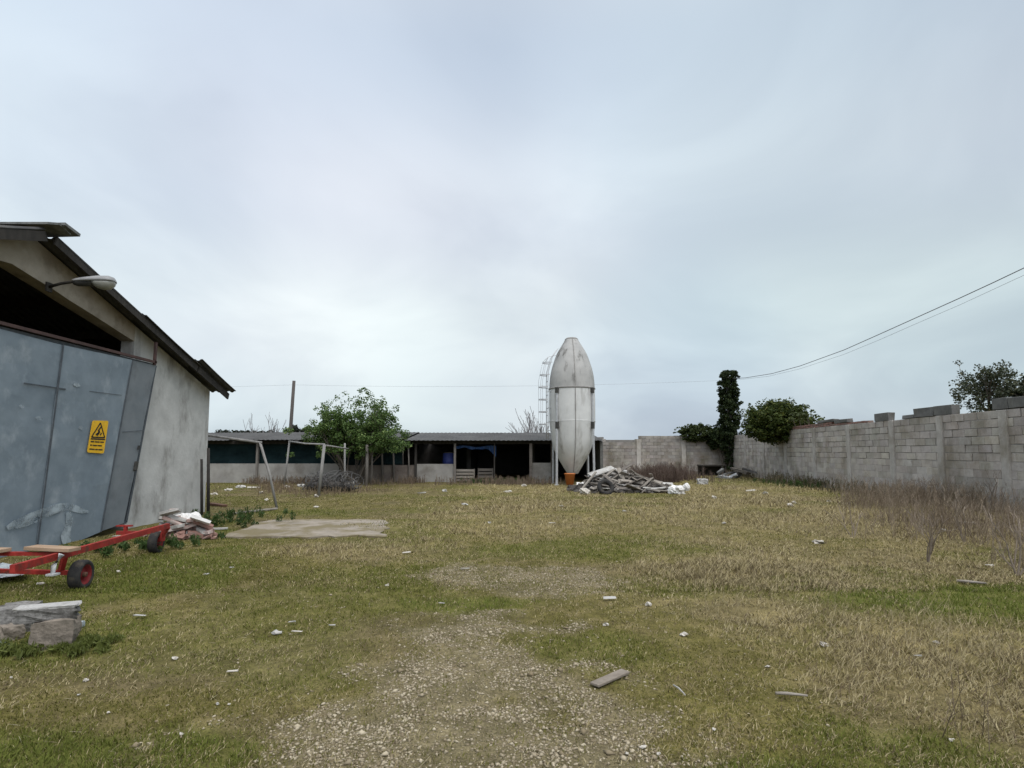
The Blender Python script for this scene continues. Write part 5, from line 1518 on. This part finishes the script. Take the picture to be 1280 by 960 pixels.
# ------------------------------------------------------------------ GRASS: individual blades
WALLX = lambda y: 11.5 + .1 * y
def free_of_things(x, y):
    ok = (x > -7.72) | (y > 15.0)
    ok &= ~((x < -7.9) & (y < 15.2))
    ok &= (x < WALLX(y) - .12) & (y < 39.6)
    ok &= (y < 28.9) | (x > 4.9)
    ok &= ~((ell(x, y, -4.3, 11.8, 2.1, 1.3) < 1.0) & (np.abs(y - 11.75) < 1.15) & (fbm(x, y, 2.2, 404, 4) < .47))
    return ok
def blades(n, y0, y1, power, seed, wmul=1.0, hmul=1.0):
    """n candidate blades between depths y0 and y1; nearer ground is sown more densely"""
    r = np.random.default_rng(seed)
    u = r.random(n)
    y = (y0 ** (1 - power) + u * (y1 ** (1 - power) - y0 ** (1 - power))) ** (1 / (1 - power))
    x = (r.random(n) * 2 - 1) * (y * 1.02 + 1.2)
    g, gr, st, so_ = masks(x, y)
    keep = free_of_things(x, y)
    clump = fbm(x, y, 6.0, 131, 3)
    p = np.clip(.62 + .35 * gr + .3 * st - .45 * g - .3 * so_, .12, 1) * (.25 + .75 * smooth(clump, .25, .6))
    keep &= r.random(n) < p
    x, y, gr, st, so_, g = x[keep], y[keep], gr[keep], st[keep], so_[keep], g[keep]
    n = len(x); z = gz(x, y)
    kind = r.random(n)
    mixn = fbm(x, y, 1.7, 151, 3) - .5
    dry = kind < np.clip(.30 + .55 * st + .25 * so_ - .22 * gr + 1.1 * mixn, .08, .9)
    tall = smooth(fbm(x, y, .9, 141, 3), .45, .7)
    h = np.where(dry, (.02 + .06 * r.random(n) ** 1.4) * (.55 + .75 * st + 1.1 * tall * st), (.012 + .034 * r.random(n) ** 1.3) * (.7 + .55 * gr))
    h *= hmul * (1 + .02 * y)
    wdt = (.0017 + .0018 * r.random(n)) * wmul * (1 + .15 * np.maximum(y - 3, 0))
    az = r.random(n) * 2 * PI
    lean = np.where(dry, .75 + .85 * r.random(n), .35 + .95 * r.random(n))
    dxy = np.stack([np.cos(az), np.sin(az)], 1)
    side = np.stack([-np.sin(az + .6), np.cos(az + .6)], 1) * wdt[:, None]
    base = np.stack([x, y, z - .004], 1)
    s1 = np.zeros((n, 3)); s1[:, :2] = side
    mid = base.copy(); mid[:, :2] += dxy * (h * np.sin(lean * .6) * .55)[:, None]; mid[:, 2] += h * np.cos(lean * .6) * .55
    tip = mid.copy(); tip[:, :2] += dxy * (h * np.sin(lean) * .55)[:, None]; tip[:, 2] += h * np.cos(lean) * .5
    tip[:, 2] = np.maximum(tip[:, 2], z + .006)
    Vv = np.stack([base - s1, base + s1, mid + s1 * .75, mid - s1 * .75, tip], 1).reshape(-1, 3)
    i0 = np.arange(n)[:, None] * 5
    T = np.concatenate([i0 + np.array([[0, 1, 2]]), i0 + np.array([[0, 2, 3]]), i0 + np.array([[3, 2, 4]])], 0)
    t = r.random((n, 1))
    green = np.array([.088, .088, .016]) * (1 - t) + np.array([.145, .137, .034]) * t
    vivid = np.array([.085, .108, .018]) * (1 - t) + np.array([.14, .165, .032]) * t
    green = green * (1 - gr[:, None]) + vivid * gr[:, None]
    straw = np.array([.20, .163, .072]) * (1 - t) + np.array([.40, .342, .205]) * t
    brown = np.array([.12, .09, .055]); k = (r.random((n, 1)) < .22)
    c = np.where(dry[:, None], np.where(k, brown, straw), green)
    return Vv, T, np.repeat(c, 5, 0)
parts = [blades(620000, 1.7, 8.0, 1.8, 201), blades(420000, 6.5, 20.0, 1.5, 202, 1.0, 1.0), blades(130000, 17, 39, 1.2, 203, 1.05, 1.1)]
off = 0; VV = []; TT = []; CC = []
for a, b, c in parts:
    VV.append(a); TT.append(b + off); CC.append(c); off += len(a)
me = np_mesh('grass', np.concatenate(VV), np.concatenate(TT), np.concatenate(CC))
tag(link_mesh('grass', me, 'blade'), kind='stuff', label='short green and straw coloured grass over the yard')

# ------------------------------------------------------------------ gravel and bits of straw litter
def gravel():
    r = np.random.default_rng(61); n = 150000
    y = 1.6 + (r.random(n) ** 1.5) * 7.2; x = -2.2 + r.random(n) * 4.2
    g, gr, st, so_ = masks(x, y)
    keep = r.random(n) < g * (.18 + .82 * smooth(fbm(x, y, 4.5, 171, 4), .38, .62)) * .95 + .010
    x, y = x[keep], y[keep]; n = len(x); z = gz(x, y)
    s_ = (.0035 + .0095 * r.random(n) ** 2.2 + (r.random(n) < .006) * .014)[:, None]
    dirs = np.array([[1, 0, 0], [-1, 0, 0], [0, 1, 0], [0, -1, 0], [0, 0, 1], [0, 0, -1]], float)
    sc_ = (0.55 + .8 * r.random((n, 6, 1)))
    az = r.random(n) * PI; c_, q_ = np.cos(az), np.sin(az)
    D = np.repeat(dirs[None], n, 0) * sc_
    D[:, :, 0] *= 1.3; D[:, :, 2] *= .6
    Rx = D[:, :, 0] * c_[:, None] - D[:, :, 1] * q_[:, None]; Ry = D[:, :, 0] * q_[:, None] + D[:, :, 1] * c_[:, None]
    D = np.stack([Rx, Ry, D[:, :, 2] + r.normal(size=(n, 6)) * .12], -1)
    Vv = (np.stack([x, y, z + s_[:, 0] * .25], -1)[:, None, :] + D * s_[:, :, None]).reshape(-1, 3)
    f = np.array([[0, 2, 4], [2, 1, 4], [1, 3, 4], [3, 0, 4], [2, 0, 5], [1, 2, 5], [3, 1, 5], [0, 3, 5]])
    T = (np.arange(n)[:, None, None] * 6 + f[None]).reshape(-1, 3)
    t = r.random((n, 1)) ** 1.3
    c = np.array([.18, .145, .09]) * (1 - t) + np.array([.43, .375, .275]) * t
    tag(link_mesh('gravel', np_mesh('gravel', Vv, T, np.repeat(c, 6, 0)), 'pebble'), kind='stuff', label='pale crushed stone scattered along the track')
gravel()

# ------------------------------------------------------------------ dry weeds: stalk thickets
def stalks(name, lab, pts_fn, n, seed, h0, h1, cols, twig=5, wdt=.006, lean=.35):
    r = np.random.default_rng(seed)
    x, y, hs = pts_fn(r, n); n = len(x); z = gz(x, y)
    h = (h0 + (h1 - h0) * r.random(n)) * hs
    az = r.random(n) * 2 * PI; ln = lean * r.random(n) ** .8 if twig else 1.25 + .3 * r.random(n)
    tip = np.stack([x + np.cos(az) * h * np.sin(ln), y + np.sin(az) * h * np.sin(ln), z + h * np.cos(ln)], 1)
    base = np.stack([x, y, z - .02], 1)
    segs = [(base, tip, np.full(n, wdt) * (1 + .05 * y))]
    for k in range(twig):
        t = (.3 + .65 * r.random(n))[:, None]
        b = base + (tip - base) * t
        l2 = h * (.12 + .22 * r.random(n)); a2 = r.random(n) * 2 * PI; e = .3 + .8 * r.random(n)
        segs.append((b, b + np.stack([np.cos(a2) * np.sin(e), np.sin(a2) * np.sin(e), np.cos(e)], 1) * l2[:, None], np.full(n, wdt * .55) * (1 + .05 * y)))
    A = np.concatenate([s_[0] for s_ in segs]); B = np.concatenate([s_[1] for s_ in segs]); W = np.concatenate([s_[2] for s_ in segs])
    t = r.random((n, 1)); c0 = np.array(cols[0]) * (1 - t) + np.array(cols[1]) * t
    C0 = np.concatenate([c0] * len(segs))
    # three-sided tapering stalk
    m = len(A); rings = []
    d = B - A; d /= np.linalg.norm(d, axis=1)[:, None]
    u = np.cross(d, np.array([.31, .9, .2])); u /= np.linalg.norm(u, axis=1)[:, None]; v = np.cross(d, u)
    V3 = []
    for P, q in ((A, 1.0), (B, .4)):
        for k in range(3):
            a = 2 * PI * k / 3; V3.append(P + (u * math.cos(a) + v * math.sin(a)) * (W * q)[:, None])
    Vv = np.stack(V3, 1).reshape(-1, 3)
    f = np.array([[0, 1, 4, 3], [1, 2, 5, 4], [2, 0, 3, 5]])
    Fq = (np.arange(m)[:, None, None] * 6 + f[None]).reshape(-1, 4)
    tag(link_mesh(name, np_mesh(name, Vv, Fq, np.repeat(C0, 6, 0)), 'stalk'), kind='stuff', label=lab)
BR = ((.12, .088, .062), (.30, .245, .18))
def right_thicket(r, n):
    y = 6.4 + r.random(n) * 12.5
    xw = WALLX(y) - .15
    x = xw - (r.random(n) ** 1.05) * np.interp(y, [6.6, 8, 10, 14, 18], [6.5, 7.4, 7.4, 5.4, 2.4])
    d = fbm(x, y, .55, 191, 3)
    edge = smooth(x - np.interp(y, [6.5, 7.6, 9, 12, 18], [7.3, 6.3, 5.9, 7.6, 11.5]) + (d - .5) * 4, -1.3, 1.6)
    keep = (r.random(n) < smooth(d, .32, .6) * edge)
    x, y = x[keep], y[keep]
    return x, y, .55 + .7 * fbm(x, y, .8, 193, 3) * np.interp(y, [6, 8, 14], [.8, 1, 1.1])
stalks('dry_weeds', 'brown thicket of dry stalks along the right wall', right_thicket, 9500, 71, .12, .82, BR, 5, .0027, .7)
def wall_foot(r, n):
    y = 15 + r.random(n) * 24; x = WALLX(y) - .15 - r.random(n) ** 2 * 1.3
    k = r.random(n) < smooth(fbm(x, y, .7, 195, 3), .4, .65)
    return x[k], y[k], .8 + .5 * r.random(k.sum())
stalks('dry_weeds', 'low dead weeds along the foot of the right wall', wall_foot, 1700, 72, .15, .5, ((.06, .055, .03), (.15, .125, .08)), 3, .006)
def back_brown(r, n):
    y = 29 + r.random(n) * 4; x = 8.3 + r.normal(size=n) * 1.0
    k = r.random(n) < smooth(fbm(x, y, 1.1, 231, 3), .3, .6)
    x, y = x[k], y[k]
    return x, y, np.clip(.25 + 1.3 * (fbm(x, y, 1.6, 233, 3) - .12), .2, 1.25)
stalks('dry_weeds', 'reddish brown clump of dead weeds before the rear wall', back_brown, 3000, 73, .35, 1.05, ((.085, .06, .048), (.16, .118, .095)), 5, .005)
def shed_foot(r, n):
    x = -13 + r.random(n) * 16.5; y = 26.6 + r.random(n) ** .7 * 2.2
    k = r.random(n) < smooth(fbm(x, y, .6, 197, 3), .36, .62)
    x, y = x[k], y[k]
    return x, y, .6 + .7 * r.random(len(x))
stalks('dry_weeds', 'brown dead weeds along the foot of the long shed', shed_foot, 3600, 74, .1, .38, ((.11, .08, .06), (.23, .18, .125)), 4, .006)
def left_yard(r, n):
    x = -8.8 + r.normal(size=n) * 1.8; y = np.clip(22.3 + r.normal(size=n) * 2.0, 16.5, 28)
    k = r.random(n) < smooth(fbm(x, y, .6, 199, 3), .42, .66)
    return x[k], y[k], .6 + .6 * r.random(k.sum())
stalks('dry_weeds', 'thin brown weeds in the yard left of the slab', left_yard, 1700, 75, .08, .34, ((.13, .095, .06), (.26, .20, .13)), 3, .006)
def straw_field(r, n):
    y = 4.2 + r.random(n) ** 1.3 * 16; x = .8 + r.random(n) * (y * .9)
    g, gr, st, so_ = masks(x, y)
    k = (r.random(n) < st * smooth(fbm(x, y, 1.1, 211, 3), .42, .66)) & free_of_things(x, y)
    return x[k], y[k], .6 + .8 * r.random(k.sum())
stalks('dry_stalks', 'thin straw stalks standing over the dry part of the yard', straw_field, 8000, 76, .07, .26, ((.20, .165, .085), (.42, .36, .22)), 2, .0018, .8)
def lying_straw(r, n):
    y = 1.9 + 8.5 * r.random(n) ** 1.3; x = (r.random(n) * 2 - 1) * (y * .98 + .6)
    k = free_of_things(x, y) & (r.random(n) < .25 + .75 * smooth(fbm(x, y, 1.4, 221, 3), .4, .62))
    return x[k], y[k], np.full(k.sum(), 1.0)
stalks('straw_litter', 'broken pale straws lying on the ground', lying_straw, 9000, 78, .02, .12, ((.25, .21, .13), (.50, .44, .32)), 0, .0014, 1.0)
def near_right(r, n):
    x = 2.4 + r.random(n) * 1.6; y = 2.3 + r.random(n) * 1.3
    return x, y, np.full(n, 1.0)
stalks('dry_stalks', 'a few tall dead stalks in the lower right foreground', near_right, 34, 77, .15, .42, ((.10, .075, .05), (.2, .16, .11)), 3, .0024, .5)

# single bare saplings in front of the right wall
def sapling(lab, base, h, seed, mtl='twig', n0=1, depth=3, spread=.55, rad=.02):
    r = random.Random(seed); b = Vector(base); t = thing('sapling', lab, 'sapling', tuple(b)); m_ = MB()
    for k in range(n0):
        branches(m_, b - Vector((0, 0, .05)), Vector((r.uniform(-.35, .35), r.uniform(-.2, .2), 1)).normalized(), h * .45, rad, depth, r, spread, .5, 5, None, (2, 3), .6, .0035)
    m_.build('stems', mtl, t)
def spt(px, py): 
    p = at_z(px, py); return (p.x, p.y, gzf(p.x, p.y))
sapling('forked leafless sapling standing before the right wall by the broad pilaster', spt(1237, 648), 1.55, 5, 'bark', 1, 3, .5, .032)
sapling('pale leafless shrub stem at the right edge of the dry weeds', spt(1272, 722), 1.0, 6, 'twig', 3, 3, .6, .014)
sapling('pale dead shrub leaning in the middle of the dry weeds', spt(1160, 705), .95, 7, 'twig', 4, 3, .7, .011)
sapling('thin dead shrub at the left end of the dry weeds', spt(1066, 672), .8, 8, 'twig', 3, 2, .6, .009)
sapling('spindly dead shrub behind the middle of the dry weeds', spt(1205, 676), 1.1, 9, 'twig', 3, 3, .6, .012)
# green weeds: rank growth by the barn corner, the cart and wall foot
def weed_patch(lab, px, py, n, rad, h, seed, cols=((.028, .055, .014), (.06, .1, .026))):
    p = gp(px, py); r = random.Random(seed); cl = []
    for k in range(n):
        x = p.x + r.gauss(0, rad[0]); y = p.y + r.gauss(0, rad[1]); cl.append(((x, y, gzf(x, y) + h * r.uniform(.15, .8)), (.09, .09, h * .4), 1))
    o = leaf_crown('weed_clump', cl, cols, .013 if h < .12 else .02, 60 if h < .12 else 40, None, seed, 1.8, 5.0)
    tag(o, lab, 'weeds')
weed_patch('dark green weeds at the barn corner behind the heap of sacks', 272, 655, 46, (.5, .45), .28, 11)
weed_patch('green weeds growing under the red trailer', 150, 690, 34, (.45, .6), .16, 12)
weed_patch('green weeds growing round the stone block', 98, 808, 16, (.14, .10), .07, 13, ((.07, .085, .02), (.12, .14, .035)))
weed_patch('dark weeds at the foot of the right wall below the round bush', 1000, 609, 40, (.9, .9), .35, 14)
weed_patch('green weeds left of the brown block at the photo edge', 12, 815, 14, (.16, .08), .07, 15, ((.07, .085, .02), (.12, .14, .035)))
weed_patch('low green weeds in front of the black shed opening', 620, 604, 46, (.7, .3), .3, 16)
